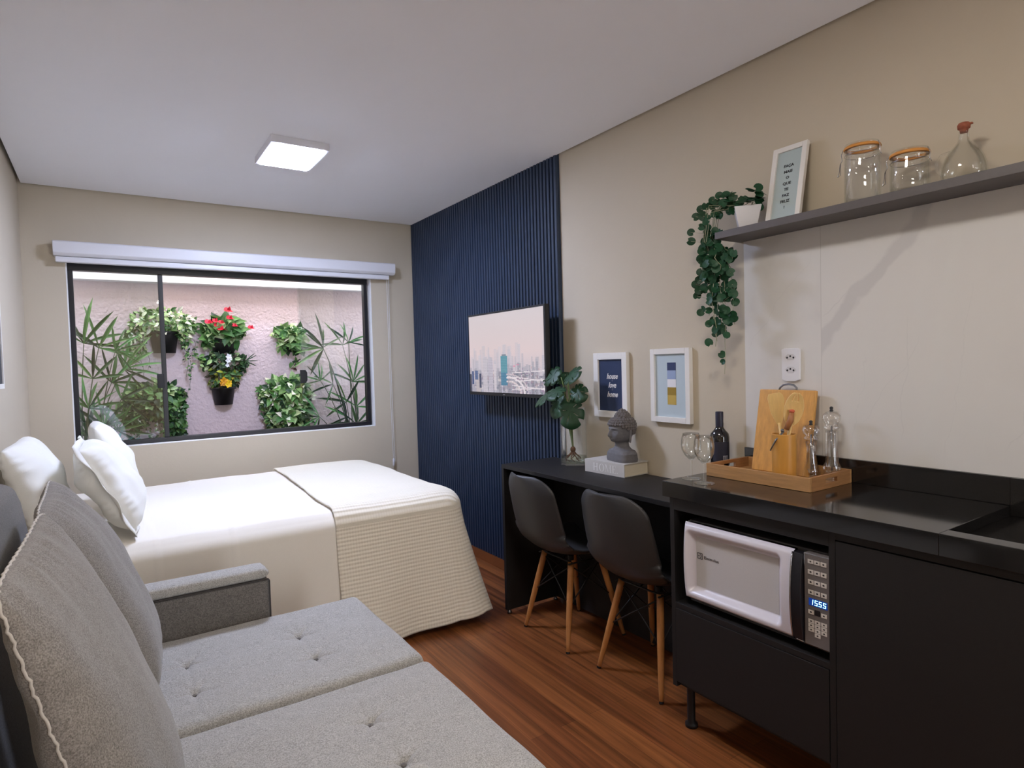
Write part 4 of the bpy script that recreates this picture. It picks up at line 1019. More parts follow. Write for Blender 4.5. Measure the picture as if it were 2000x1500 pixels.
# right lower: big pothos
e = empty('wall_planter', (1.21, GY, .98), 'large bushy cream and green pothos, lower right of the garden wall', 'plant', 'planters on the garden wall')
wall_pot(e, 1.21, .98, .10, .13)
b = MB(); mass(b, rng, 520, 1.21, 1.10, .19, .125, .19, .06, [G1, G2, G2, GL, GC, G3], kind='heart'); mass(b, rng, 420, 1.22, .94, .16, .14, .19, .06, [G1, G3, G2, GL, GC], kind='heart')
for x, L_ in ((1.06, .32), (1.10, .34), (1.15, .3), (1.20, .34), (1.26, .34), (1.32, .34), (1.36, .3), (1.02, .12)): trail(b, rng, x, 1.06, rng.uniform(-.01, .02), L_, .05, [G1, G2, G3, GL], kind='heart', dens=80)
clampy(b); b.build('foliage', M['foliage'], e)
# palms
def palm(name, base, heads, label, seed, blades=7, L0=.26):
    rng = random.Random(seed); e = empty(name, base, label, 'plant')
    b = MB(); s = MB()
    for (hx, hy, hz, dirx, sz) in heads:
        bx, by = base[0]+rng.uniform(-.06, .06), base[1]+rng.uniform(-.05, .05)
        p0, p1 = Vector((bx, by, base[2])), Vector((hx, hy, hz)); mid = p0.lerp(p1, .6)+Vector((-(hx-bx)*.25, 0, .10))
        pts = [p0*(1-t)**2+mid*2*t*(1-t)+p1*t*t for t in [k/9 for k in range(10)]]
        s.tube(pts, [.006-.0035*k/9 for k in range(10)], 5, c=jit(S(84, 96, 70), .2, rng))
        nb = blades+rng.randint(-1, 2)
        for k in range(nb):
            a = dirx+(k/(nb-1)-.5)*2.6
            d = Vector((math.cos(a), rng.uniform(-.35, .25), math.sin(a)))
            L_ = sz*L0*rng.uniform(.75, 1.1)
            leaf(b, p1, d, (rng.uniform(-.3, .3), -1, .4), L_, .022*rng.uniform(.7, 1.2)*sz, jit([G1, G2, S(92, 150, 84), G3][rng.randrange(4)], .2, rng), kind='blade', droop=rng.uniform(.05, .45), fold=.3)
    b.v = [(x, max(min(y, 4.99), 4.60), z) for x, y, z in b.v]
    b.build('fronds', M['foliage'], e); s.build('stems', M['foliage'], e, smooth=True)
palm('lady_palm', (-.12, 4.80, .301), [(-.11, 4.86, 1.50, 1.2, 1.1), (-.03, 4.84, 1.47, 1.1, 1.1), (.06, 4.82, 1.45, .35, .7), (.10, 4.84, 1.33, .45, 1.0), (-.07, 4.8, 1.27, 1.5, .9), (.03, 4.84, 1.24, .9, .9), (.08, 4.82, 1.13, .55, .9),
     (-.10, 4.8, 1.08, 1.2, .9), (-.02, 4.8, .96, 1.5, .9), (.05, 4.84, .92, .7, .8), (-.11, 4.84, .90, 1.6, 1.0)],
     'green fan palm behind the left window pane', 21, 6, .25)
palm('lady_palm', (1.68, 4.80, .301), [(1.44, 4.86, 1.45, 2.9, 1.2), (1.44, 4.88, 1.46, 1.9, .8), (1.60, 4.88, 1.48, 1.7, .9), (1.64, 4.85, 1.50, 1.1, .8), (1.50, 4.85, 1.17, 3.0, .8), (1.40, 4.84, 1.20, 2.0, .6), (1.66, 4.84, 1.18, 1.3, .9),
     (1.60, 4.84, 1.02, 2.4, .9), (1.68, 4.84, .98, 1.2, .9), (1.38, 4.84, .92, 3.3, .8), (1.60, 4.84, .90, 3.0, .8), (1.67, 4.82, .84, 1.6, .9)],
     'green fan palm behind the right window pane', 33, 5, .25)
def agave(x, y, z, label):
    rng = random.Random(5); e = empty('spiky_plant', (x, y, z), label, 'plant'); b = MB()
    for k in range(46):
        a = rng.uniform(0, 2*PI); el = rng.uniform(.2, 1.3); leaf(b, (x, y, z+.45), (math.cos(a)*math.cos(el), math.sin(a)*math.cos(el)*.6, math.sin(el)), (0, 0, 1), rng.uniform(.14, .24), .022, jit(S(110, 170, 170), .2, rng), kind='blade', fold=.3, droop=.3)
    b.tube([(x, y, z), (x, y, z+.46)], .02, 8, c=S(80, 80, 60)); b.v = [(p[0], max(min(p[1], GY-.01), 4.60), p[2]) for p in b.v]
    b.build('fronds', M['foliage'], e)
agave(.02, 4.80, .301, 'bluish spiky leaved plant low behind the left pane')

# ------------------------------------------------------------------ string plant on the shelf
def hanging_plant():
    rng = random.Random(9)
    e = empty('trailing_plant', (1.965, 1.395, SZ), 'trailing round-leaved plant in a square white pot on the shelf end', 'plant')
    # square tapered pot, rotated
    b = MB(); cx_, cy_ = 1.968, 1.398; ang = math.radians(38); vs = []; 
    for hw, z in ((.030, 0), (.046, .078), (.041, .078), (.038, .066)):
        for i, j in ((-1, -1), (1, -1), (1, 1), (-1, 1)): x, y = i*hw, j*hw; vs.append((cx_+x*math.cos(ang)-y*math.sin(ang), cy_+x*math.sin(ang)+y*math.cos(ang), SZ+.0005+z))
    fs = [(3, 2, 1, 0)]
    for k in range(3):
        for i in range(4): j = (i+1) % 4; fs.append((k*4+i, k*4+j, k*4+4+j, k*4+4+i))
    fs.append((12, 13, 14, 15)); b.add(vs, fs); b.build('pot', M['white_plastic'], e, bevel=.003)
    st = MB(); lf = MB()
    def disk(p, nrm, r):
        nrm = Vector(nrm).normalized(); a = nrm.orthogonal().normalized(); c = nrm.cross(a); rot = rng.uniform(0, 6)
        vs = [p-nrm*.002]; n = 12
        for k in range(n): t_ = 2*PI*k/n+rot; rr = r*(1.06 if k else .62); vs.append(p+(a*math.cos(t_)+c*math.sin(t_))*rr)
        lf.add(vs, [(0, 1+k, 1+(k+1) % n) for k in range(n)])
    def X(x): return min(x, 2.035)
    vines = []
    top = Vector((1.95, 1.40, SZ+.085))
    ends = [(1.95, 1.445, 1.42, 24), (1.93, 1.47, 1.36, 26), (1.91, 1.50, 1.34, 24), (1.95, 1.52, 1.40, 24), (1.93, 1.54, 1.46, 22), (1.95, 1.485, 1.50, 20), (1.96, 1.455, 1.55, 18), (1.91, 1.525, 1.58, 18), (1.90, 1.47, 1.62, 18), (1.96, 1.50, 1.62, 18), (1.94, 1.44, 1.66, 14)]
    for (x, y, z, n) in ends:
        pts = [top, Vector((x-.01, max(1.505, y), SZ+.075+rng.uniform(0, .03))), Vector((x-.015, max(1.525, y+.015), SZ-.03))]
        for k in range(1, 8): t_ = k/7; pts.append(Vector((x+.006*math.sin(k), y+(max(1.525, y+.015)-y)*(1-t_)**2+.008*math.sin(k*1.7+x*50), SZ-.03+(z-SZ+.03)*t_)))
        st.tube(pts, .0012, 4)
        for k in range(n):
            t_ = rng.random(); i = min(int(t_*(len(pts)-1)), len(pts)-2); p = pts[i].lerp(pts[i+1], t_*(len(pts)-1)-i)
            q = p+Vector((rng.uniform(-.025, .015), rng.uniform(-.024, .024), rng.uniform(-.012, .012)))
            if q.y < 1.50 and SZ-.05 < q.z < SZ+.02: continue
            disk(q, (-.7+rng.uniform(-.5, .5), -.5+rng.uniform(-.6, .6), rng.uniform(-.3, .5)), rng.uniform(.012, .0165))
    # outlying leaves seen on the left
    for (y, z) in ((1.625, 1.790), (1.625, 1.755), (1.60, 1.845), (1.575, 1.868), (1.565, 1.840), (1.605, 1.585), (1.590, 1.60), (1.59, 1.56), (1.60, 1.54), (1.58, 1.68), (1.445, 1.61), (1.438, 1.565), (1.436, 1.53), (1.52, 1.89), (1.49, 1.90), (1.46, 1.895), (1.55, 1.875), (1.50, 1.875), (1.43, 1.88), (1.53, 1.87), (1.47, 1.87)):
        p = Vector((1.93, y, z)); disk(p, (-.75+rng.uniform(-.15, .15), -.6, rng.uniform(-.1, .4)), rng.uniform(.0145, .0185)); st.tube([p, Vector((1.94, 1.51+(y-1.51)*.35, z-.02))], .0009, 4)
    # foliage over the pot
    for k in range(34):
        p = Vector((1.955+rng.uniform(-.04, .04), 1.40+rng.uniform(-.07, .10), SZ+.088+rng.random()*.045)); disk(p, (-.3+rng.uniform(-.6, .6), -.3+rng.uniform(-.6, .6), 1), rng.uniform(.014, .018))
    for (y, z) in ((1.350, 1.90), (1.348, 1.875), (1.346, 1.85), (1.348, 1.83)): disk(Vector((1.965, y, z)), (-.6, -.7, .3), .016); st.tube([(1.97, y, z), (1.965, 1.38, SZ+.085)], .001, 4)
    # lone long strand
    pts = [Vector((1.94, 1.50, 1.44)), Vector((1.945, 1.487, 1.38)), Vector((1.945, 1.485, 1.30)), Vector((1.945, 1.49, 1.235))]; st.tube(pts, .0011, 4)
    pts = [Vector((1.93, 1.525, 1.46)), Vector((1.93, 1.52, 1.40)), Vector((1.93, 1.51, 1.36))]; st.tube(pts, .0011, 4)
    for (y, z, r) in ((1.487, 1.395, .011), (1.497, 1.31, .014), (1.494, 1.282, .011), (1.522, 1.42, .016), (1.530, 1.44, .017), (1.508, 1.395, .012), (1.525, 1.39, .014)): leafp = Vector((1.94, y, z)); disk(leafp, (-.9, -.2+rng.uniform(-.4, .4), .1), r)
    lf.build('leaves', M['round_leaf'], e, solid=.0006); st.build('stems', M['pale_stem'], e)
hanging_plant()

# ------------------------------------------------------------------ glassware on the shelf
def jar(x, y, r, h, label):
    e = empty('glass_jar', (x, y, SZ), label, 'jar', 'clip-top jars on the shelf'); z = SZ+.0008
    hb = h-.028
    MB().lathe([(0, 0), (r*.9, 0), (r, .008), (r, hb-.022), (r*.94, hb-.010), (r*.90, hb), (r*.96, hb+.004), (r*.96, hb+.010), (r*.86, hb+.010), (r*.86, hb), (r*.93, hb-.022), (r*.955, .012), (r*.85, .006), (0, .006)], (x, y, z), 40, cap=False).build('body', M['glass'], e, smooth=True)
    MB().lathe([(r*.99, hb+.0105), (r*1.03, hb+.0135), (r*.99, hb+.0185), (r*.80, hb+.0185), (r*.80, hb+.0105)], (x, y, z), 40, cap=False).build('seal', M['rubber'], e, smooth=True)
    MB().lathe([(r*.97, hb+.0188), (r*.99, hb+.021), (r*.95, hb+.026), (r*.7, hb+.027), (0, hb+.027)], (x, y, z), 40, cap=False).build('lid', M['glass'], e, smooth=True)
    b = MB()
    for s in (-1, 1):
        yy = y+s*(r+.002)
        b.tube([(x-.012, yy, z+hb+.020), (x-.012, yy+s*.006, z+hb+.006), (x-.010, yy+s*.004, z+hb-.010), (x-.012, yy+s*.010, z+hb-.022)], .0011, 5)
    b.tube([(x-.012, y+r+.012, z+hb-.022), (x-.014, y+r+.014, z+hb-.048), (x-.024, y+r+.013, z+hb-.062), (x-.030, y+r+.002, z+hb-.060), (x-.020, y+r+.006, z+hb-.030), (x-.012, y+r+.010, z+hb-.018)], .0011, 5)
    ring = [(x+(r*.97)*math.cos(a), y+(r*.97)*math.sin(a), z+hb-.006) for a in [2*PI*k/36 for k in range(36)]]
    b.tube(ring, .0010, 5, closed=True)
    b.build('wire_clip', M['chrome'], e, smooth=True)
jar(1.965, .990, .050, .182, 'tall clip-top glass jar with orange seal on the shelf')
jar(1.965, .857, .050, .122, 'short clip-top glass jar with orange seal on the shelf')
def cruet():
    x, y, z = 1.965, .722, SZ+.0008; e = empty('glass_cruet', (x, y, SZ), 'glass oil bottle with cork stopper and handle on the shelf', 'bottle')
    P = [(0, 0), (.044, 0), (.051, .005), (.053, .020), (.051, .040), (.045, .060), (.035, .079), (.022, .094), (.0135, .105), (.011, .130), (.0135, .134)]
    MB().lathe(P, (x, y, z), 36, cap=False).lathe([(0, .005), (.046, .006), (.050, .020), (.048, .040), (.042, .060), (.032, .078), (.019, .093), (.0105, .105), (.0085, .132)], (x, y, z), 36, cap=False).build('body', M['glass'], e, smooth=True)
    MB().tube([(x-.004, y+.030, z+.084), (x-.01, y+.050, z+.080), (x-.012, y+.062, z+.062), (x-.012, y+.060, z+.040), (x-.006, y+.048, z+.022)], .004, 8).build('handle', M['glass'], e, smooth=True)
    MB().lathe([(.008, 0), (.010, .006), (.011, .010), (.0145, .011), (.0155, .020), (.012, .026), (0, .027)], (x, y, z+.128), 18).box(x-.004, x+.004, y-.020, y-.012, z+.146, z+.150).build('stopper', M['cork'], e, smooth=True)
cruet()

# ------------------------------------------------------------------ worktop things
def wine_glass(x, y, label):
    e = empty('wine_glass', (x, y, CZ), label, 'glass', 'wine glasses on the worktop'); z = CZ+.0006
    bowl = [(.0045, .066), (.010, .070), (.022, .082), (.032, .100), (.0345, .118), (.033, .138), (.0285, .160)]
    inner = [(r-.0013, q+.0012) for r, q in bowl[1:-1]][::-1]
    MB().lathe(bowl+[(.0278, .160)]+inner+[(0, .0725)], (x, y, z), 36, cap=False).build('bowl', M['glass_thin'], e, smooth=True)
    MB().lathe([(.0042, .0655), (.0034, .050), (.0034, .020), (.0050, .008)], (x, y, z), 16, cap=False).build('stem', M['glass_thin'], e, smooth=True)
    MB().lathe([(0, 0), (.033, 0), (.033, .0015), (.012, .004), (.0050, .008), (0, .008)], (x, y, z), 36, cap=False).build('foot', M['glass_thin'], e, smooth=True)
    return e
wine_glass(1.700, 1.447, 'empty wine glass further from the tray, at the worktop end')
wine_glass(1.668, 1.365, 'empty wine glass nearest the tray corner')
def wine_bottle():
    x, y = 1.985, 1.548; h = .213; z = CZ+.0006; e = empty('wine_bottle', (x, y, CZ), 'dark wine bottle standing behind the bamboo tray', 'bottle')
    r = .036
    bd = MB().lathe([(0, 0), (r*.9, 0), (r, .006), (r, .112), (r*.93, .126), (r*.62, .139), (.016, .148), (.0138, .158), (.0138, .20), (0, .20)], (x, y, z), 40, cap=False).build('body', mat('dark bottle glass', S(16, 14, 18), .08, spec=.8), e, smooth=True)
    MB().lathe([(.0147, .150), (.0150, .156), (.0150, .209), (.0135, .2115), (0, .2115)], (x, y, z), 32, cap=False).build('capsule', mat('navy capsule', S(30, 30, 52), .35), e, smooth=True)
    q = MB(); n = 14
    a0, a1 = math.radians(175), math.radians(285)
    def f(u, v): a = a0+(a1-a0)*u; return (x+(r+.0004)*math.cos(a), y+(r+.0004)*math.sin(a), z+.022+.075*v)
    lb = q.grid(f, n, 2).build('label', mat('dark bottle label', S(34, 34, 50), .6), e, smooth=True)
    def f2(u, v): a = math.radians(236)+math.radians(32)*u; return (x+(r+.0008)*math.cos(a), y+(r+.0008)*math.sin(a), z+.026+.018*v)
    MB().grid(f2, 6, 2).build('sticker', mat('grey sticker', S(150, 150, 160), .6), lb)
    b = MB()
    for k in range(9):
        if k in (3, 6): continue
        a = math.radians(239+k*3); b.add([(x+(r+.0011)*math.cos(t_), y+(r+.0011)*math.sin(t_), z+q_) for t_, q_ in ((a, .029), (a+.02+.01*(k % 2), .029), (a+.02+.01*(k % 2), .041), (a, .041))], [(0, 1, 2, 3)])
    b.build('barcode', M['matt_black'], lb)
wine_bottle()

TX0, TX1, TY0, TY1 = 1.785, 2.026, 1.062, 1.452; TZ = CZ+.0006; TF = TZ+.009
def tray():
    e = empty('serving_tray', ((TX0+TX1)/2, (TY0+TY1)/2, CZ), 'low bamboo tray with cut-out handles holding the kitchen utensils', 'tray'); t_ = .010; h = .044
    MB().box(TX0+t_, TX1-t_, TY0+t_, TY1-t_, TZ+.002, TF).build('bottom', M['bamboo_y'], e)
    MB().box(TX0, TX0+t_, TY0, TY1, TZ, TZ+h).build('side', M['bamboo_y'], e, bevel=.001)
    MB().box(TX1-t_, TX1, TY0, TY1, TZ, TZ+h).build('side', M['bamboo_y'], e, bevel=.001)
    for y0 in (TY0, TY1-t_):
        a, b_ = TX0+t_+.0002, TX1-t_-.0002; m0, m1 = (a+b_)/2-.034, (a+b_)/2+.034; z0, z1 = TZ+.017, TZ+.032
        MB().box(a, m0, y0, y0+t_, TZ, TZ+h).box(m1, b_, y0, y0+t_, TZ, TZ+h).box(m0, m1, y0, y0+t_, TZ, z0).box(m0, m1, y0, y0+t_, z1, TZ+h).build('handle_side', mat('bamboo tray end', S(158, 112, 70), .5, noise_amt=.22, nscale=16, stretch=(.5, 7, 7)), e)
tray()
def board():
    e = empty('cutting_board', (1.97, 1.27, TF), 'bamboo cutting board with steel handle leaning on the marble', 'cutting board')
    o = Vector((1.950, 1.385, TF+.0022)); top = Vector((2.008, 1.372, 1.178)); ay = (top-o); ay.y = 0; H = ay.length; ay.normalize(); ax = Vector((0, -1, 0)); n = Vector((ay.z, 0, -ay.x)); W_ = .215
    b = MB(); b.obox(o+ax*W_/2+ay*H/2+n*.008, ax*W_/2, ay*H/2, n*.008); b.build('board', M['bamboo'], e, bevel=.004, seg=3)
    c = o+ax*W_/2+ay*H+n*.008
    MB().tube([c-ax*.034-ay*.003, c-ax*.032+ay*.008, c-ax*.020+ay*.018, c+ay*.021, c+ax*.020+ay*.018, c+ax*.032+ay*.008, c+ax*.034-ay*.003], .0035, 8).build('handle', M['steel'], e, smooth=True)
board()
HX, HY = 1.880, 1.208
e = empty('utensil_holder', (HX, HY, TF), 'round bamboo cup holding wooden utensils', 'utensil holder')
MB().lathe([(0, 0), (.036, 0), (.0375, .002), (.0385, .150), (.037, .152), (.034, .152), (.033, .010), (0, .010)], (HX, HY, TF+.0006), 40, cap=False).build('cup', M['bamboo_d'], e, smooth='auto')
def utensil(name, label, base, top, W_, kind, facing=(-.75, -.66, 0)):
    base, top = Vector(base), Vector(top); d = (top-base).normalized(); n = Vector(facing); n = (n-d*n.dot(d)).normalized(); s = d.cross(n).normalized()
    e = empty(name, base, label, 'utensil'); L_ = (top-base).length; hl = L_*.60
    MB().tube([base, base+d*hl*.5, base+d*(hl+.01)], [.0052, .0048, .0052], 10).build('handle', M['lightwood'], e, smooth=True)
    q = base+d*hl; Lh = L_-hl
    b = MB()
    if kind == 'spatula':
        poly = [(-.006, 0), (.006, 0), (W_*.36, Lh*.35), (W_*.5, Lh*.75), (W_*.46, Lh*.92), (W_*.28, Lh), (-W_*.40, Lh*.98), (-W_*.5, Lh*.86), (-W_*.42, Lh*.4)]
        b.prism(poly, q+n*.002, s, d, -n*.004)
        b.build('blade', M['lightwood'], e, bevel=.0012)
    else:
        n_ = 26; cx_, cy_ = 0, Lh*.55; 
        def f(u, v):
            t_ = v; y = Lh*t_; w_ = W_/2*math.sqrt(max(1-((t_-.52)/.50)**2, .012)); x = (2*u-1)*w_
            dep = -.010*(1-(2*u-1)**2)*math.sin(PI*min(max(t_, .0), 1))
            return q+s*x+d*y+n*dep
        b.grid(f, 33, 36)
        # cut slots at the tip
        keep = []
        for fc in b.f:
            i = fc[0]//36; j = fc[0] % 36; u = (i+.5)/32
            slot = any(abs(u-c) < .045 for c in (.32, .5, .68)) and j > 25
            keep.append(not slot)
        b.f = [f_ for f_, k in zip(b.f, keep) if k]; b.m = [0]*len(b.f); b.c = [None]*len(b.f)
        b.build('bowl', M['lightwood'], e, smooth=True, solid=.0035)
utensil('spatula', 'flat wooden spatula in the bamboo cup', (HX+.004, HY-.008, TF+.012), (HX+.004, HY+.034, 1.174), .052, 'spatula')
utensil('slotted_spoon', 'slotted wooden spoon fork in the bamboo cup', (HX-.004, HY+.012, TF+.012), (HX-.002, HY-.050, 1.176), .058, 'spoon')
e = empty('corkscrew', (HX-.012, HY, 1.02), 'folding corkscrew with a wooden grip hooked over the bamboo cup rim', 'corkscrew')
MB().tube([(HX-.018, HY-.020, 1.055), (HX-.010, HY-.030, 1.085), (HX-.008, HY-.034, 1.112)], [.008, .010, .007], 10).build('grip', mat('reddish wood', S(160, 104, 62), .5), e, smooth=True)
MB().tube([(HX-.050, HY+.018, .985), (HX-.040, HY+.004, 1.020), (HX-.022, HY-.014, 1.050)], [.0022, .003, .0035], 8).sphere((HX-.024, HY-.010, 1.052), .006, 10, 6).build('blade', M['steel'], e, smooth=True)
MB().sphere((HX-.008, HY-.035, 1.116), (.009, .009, .006), 12, 8).build('end_cap', mat('red cap', S(200, 96, 66), .5), e, smooth=True)
def mill(x, y, h, label, tall):
    e = empty('spice_mill', (x, y, TF), label, 'spice mill', 'clear spice mills on the tray'); z = TF+.0008
    if tall:
        P = [(.025, 0), (.028, .006), (.028, .016), (.023, .022), (.027, .034), (.028, .044), (.0215, .056), (.019, .085), (.0185, .15), (.0195, h*.66)]
        C_ = [(.018, h*.67), (.024, h*.70), (.019, h*.73), (.017, h*.74), (.027, h*.80), (.028, h*.86), (.018, h*.905), (.010, h*.915)]
    else:
        P = [(.026, 0), (.029, .008), (.027, .026), (.020, .048), (.0145, .080), (.014, .100), (.019, h*.64)]
        C_ = [(.018, h*.66), (.024, h*.69), (.016, h*.73), (.026, h*.78), (.028, h*.84), (.024, h*.90), (.010, h*.92)]
    MB().lathe([(0, 0)]+P+[(0, P[-1][1])], (x, y, z), 28, cap=False).lathe([(0, .012)]+[(r*.70, q+.010) for r, q in P[2:-1]]+[(0, P[-1][1]-.004)], (x, y, z), 24, cap=False).build('body', M['acrylic'], e, smooth=True)
    MB().lathe([(0, C_[0][1])]+C_+[(0, C_[-1][1])], (x, y, z), 28, cap=False).build('head', M['acrylic'], e, smooth=True)
    MB().lathe([(.003, 0), (.003, h*.6)], (x, y, z+.03), 10).build('spindle', M['steel'], e, smooth=True)
    MB().lathe([(.005, 0), (.006, .004), (.004, .006), (.006, .012), (.003, .016), (0, .016)], (x, y, z+h*.915), 12, cap=False).build('knob', M['matt_black'], e, smooth=True)
mill(1.955, 1.158, .195, 'shorter clear spice mill beside the cutting board', False)
mill(1.982, 1.103, .246, 'taller clear spice mill at the tray end', True)

# ------------------------------------------------------------------ desk things
def vase():
    x, y = 1.950, 2.405; r, h = .066, .285; z = DZ+.0006
    e = empty('glass_vase', (x, y, DZ), 'clear cylindrical glass vase at the desk end by the television', 'vase')
    MB().lathe([(0, 0), (r, 0), (r, h), (r-.0025, h), (r-.0025, .010), (0, .010)], (x, y, z), 48, cap=False).build('cylinder', M['glass'], e, smooth='auto')
    MB().lathe([(0, .0104), (r-.003, .0104), (r-.003, .040), (0, .040)], (x, y, z), 40, cap=False).build('water', M['water'], e, smooth='auto')
    p = empty('monstera', (x, y, z+.012), 'green split-leaf monstera cutting standing in the glass vase', 'plant')
    heart = MB(); st = MB(); rt = MB(); rng = random.Random(4)
    base = Vector((x-.002, y+.004, z+.085))
    rt.sphere(base-Vector((0, 0, .010)), (.014, .014, .016), 12, 8)
    for k in range(9):
        a = k*.75; q = base-Vector((0, 0, .015)); pts = [q, q+Vector((math.cos(a)*.02, math.sin(a)*.02, -.022)), q+Vector((math.cos(a)*.040, math.sin(a)*.040, -.036)), q+Vector((math.cos(a+.5)*.036, math.sin(a+.5)*.036, -.052))]
        rt.tube(pts, [.004, .003, .002, .0015], 6)
    LV = [(-.030, .050, .440, (-.15, .70, .10), .13), (-.020, .010, .450, (-.25, -.55, .05), .13), (-.045, .080, .370, (-.5, .65, -.35), .13), (-.030, -.045, .395, (-.15, -.75, -.45), .105), (-.045, -.020, .335, (-.25, -.50, -.85), .150), (-.030, .040, .360, (-.45, .15, -.75), .13), (.000, .040, .400, (.15, .50, .45), .12), (-.050, .010, .395, (-.7, -.1, -.3), .11)]
    for (dx, dy, dz, dr, L_) in LV:
        tip = Vector((x+dx, y+dy, DZ+dz)); mid = base.lerp(tip, .5)+Vector((0, -dy*.35, .03))
        pts = [base*(1-t)**2+mid*2*t*(1-t)+tip*t*t for t in [k/8 for k in range(9)]]
        st.tube(pts, [.0045-.0022*k/8 for k in range(9)], 6)
        d = Vector(dr).normalized(); up = Vector((-.75, -.45, .45))+Vector((rng.uniform(-.4, .4), rng.uniform(-.5, .5), rng.uniform(-.2, .6))); s = d.cross(up).normalized(); nn = s.cross(d)
        if nn.x > 0: nn = -nn
        n = 60; out = []
        for k in range(n):
            a = 2*PI*k/n; c = math.cos(a); rr = (.52+.10*math.cos(a)) * (1-.35*math.exp(-((abs(a-PI))/.25)**2))
            nt = max(0, math.sin(a*7.0))**6 if .5 < a < 2.5 or 3.8 < a < 5.8 else 0
            rr *= 1-.45*nt; out.append((rr*math.cos(a)+.42, rr*.86*math.sin(a)))
        def P3(u, v):
            q = tip+d*u*L_+s*v*L_+nn*(-.30*L_*v*v-.22*L_*u*u+.02*L_*abs(v)*4); q.x = min(q.x, 2.018); return q
        vs = [P3(.42, 0)]
        for ring in (.33, .66, 1.0): vs += [P3(.42+(u-.42)*ring, v*ring) for u, v in out]
        fs = [(0, 1+k, 1+(k+1) % n) for k in range(n)]
        for r_ in range(2):
            for k in range(n):
                a = 2*PI*k/n
                if r_ == 0 and k % 12 in (4, ) and (.4 < a < 2.6 or 3.7 < a < 5.9): continue
                q = 1+r_*n; k2 = (k+1) % n; fs.append((q+k, q+n+k, q+n+k2, q+k2))
        MB().add(vs, fs).build('leaf', M['dark_green'], p, smooth=True, solid=.0012)
    st.build('stems', M['stem'], p, smooth=True); rt.build('roots', M['root'], p, smooth=True)
vase()

def book():
    # slightly turned thick book; corners measured on the desk
    c = Vector((1.955, 2.103, DZ+.0006)); ang = math.radians(3); ax = Vector((math.sin(ang), -math.cos(ang), 0)); ay = Vector((math.cos(ang), math.sin(ang), 0)); az = Vector((0, 0, 1))
    L_, D, H = .250, .160, .058
    e = empty('book', c, 'thick pale grey book titled HOME under the stone head', 'book')
    cov = mat('pale grey cover', S(196, 192, 186), .55); pg = mat('book pages', S(222, 212, 190), .9, noise_amt=.08, nscale=30, stretch=(1, 1, 60))
    b = MB(); b.obox(c+az*.0015, ax*L_/2, ay*D/2, az*.0015).obox(c+az*(H-.0015), ax*L_/2, ay*D/2, az*.0015).obox(c+az*H/2-ay*(D/2-.0015), ax*L_/2, ay*.0015, az*(H/2-.003)).build('cover', cov, e)
    MB().obox(c+az*H/2+ay*.0, ax*(L_/2-.004), ay*(D/2-.0035), az*(H/2-.0032)).build('pages', pg, e)
    o = c-ay*(D/2+.0006)+az*H*.5; ink = mat('spine lettering', S(232, 230, 226), .5)
    hh = .034; tk = .0055; tn = .0016; b = MB()
    def bar(x0, x1, z0, z1): b.obox(o+ax*(x0+x1)/2+az*((z0+z1)/2-hh/2), ax*abs(x1-x0)/2, ay*.0004, az*abs(z1-z0)/2)
    def stem(x, w_=tk): bar(x, x+w_, 0, hh); bar(x-.003, x+w_+.003, 0, .0016); bar(x-.003, x+w_+.003, hh-.0016, hh)
    X = -.066
    stem(X); stem(X+.020); bar(X, X+.022, hh/2-.001, hh/2+.001)                       # H
    X += .036
    n = 28
    for k in range(n):                                                                 # O
        a0, a1 = 2*PI*k/n, 2*PI*(k+1)/n; vs = []
        for a, ro, ri in ((a0, (.0165, .0178), (.0105, .0165)), (a1, (.0165, .0178), (.0105, .0165))): vs += [(a, ro), (a, ri)]
        P = [o-ay*.0006+ax*(X+.0165+r_[0]*math.cos(a))+az*(r_[1]*math.sin(a)) for a, r_ in vs]; b.add(P, [(0, 2, 3, 1)])
    X += .041
    stem(X, tn); stem(X+.029)                                                          # M
    for x0, x1, w_ in ((X, X+.0155, tk), (X+.0305, X+.0165, tn)):
        b.add([o-ay*.0006+ax*(x0)+az*(hh/2), o-ay*.0006+ax*(x0+w_)+az*(hh/2), o-ay*.0006+ax*(x1+w_*.4)+az*(-hh/2), o-ay*.0006+ax*(x1)+az*(-hh/2)], [(0, 1, 2, 3)])
    X += .044
    stem(X); bar(X, X+.021, 0, .0018); bar(X, X+.020, hh-.0018, hh); bar(X, X+.014, hh/2-.001, hh/2+.001); bar(X+.0195, X+.021, 0, .008); bar(X+.0185, X+.020, hh-.007, hh); bar(X+.0130, X+.0145, hh/2-.004, hh/2+.004)
    bar(X+.026, X+.030, 0, .004)
    b.build('title_lettering', ink, e)
    return c.z+H
BTOP = book()

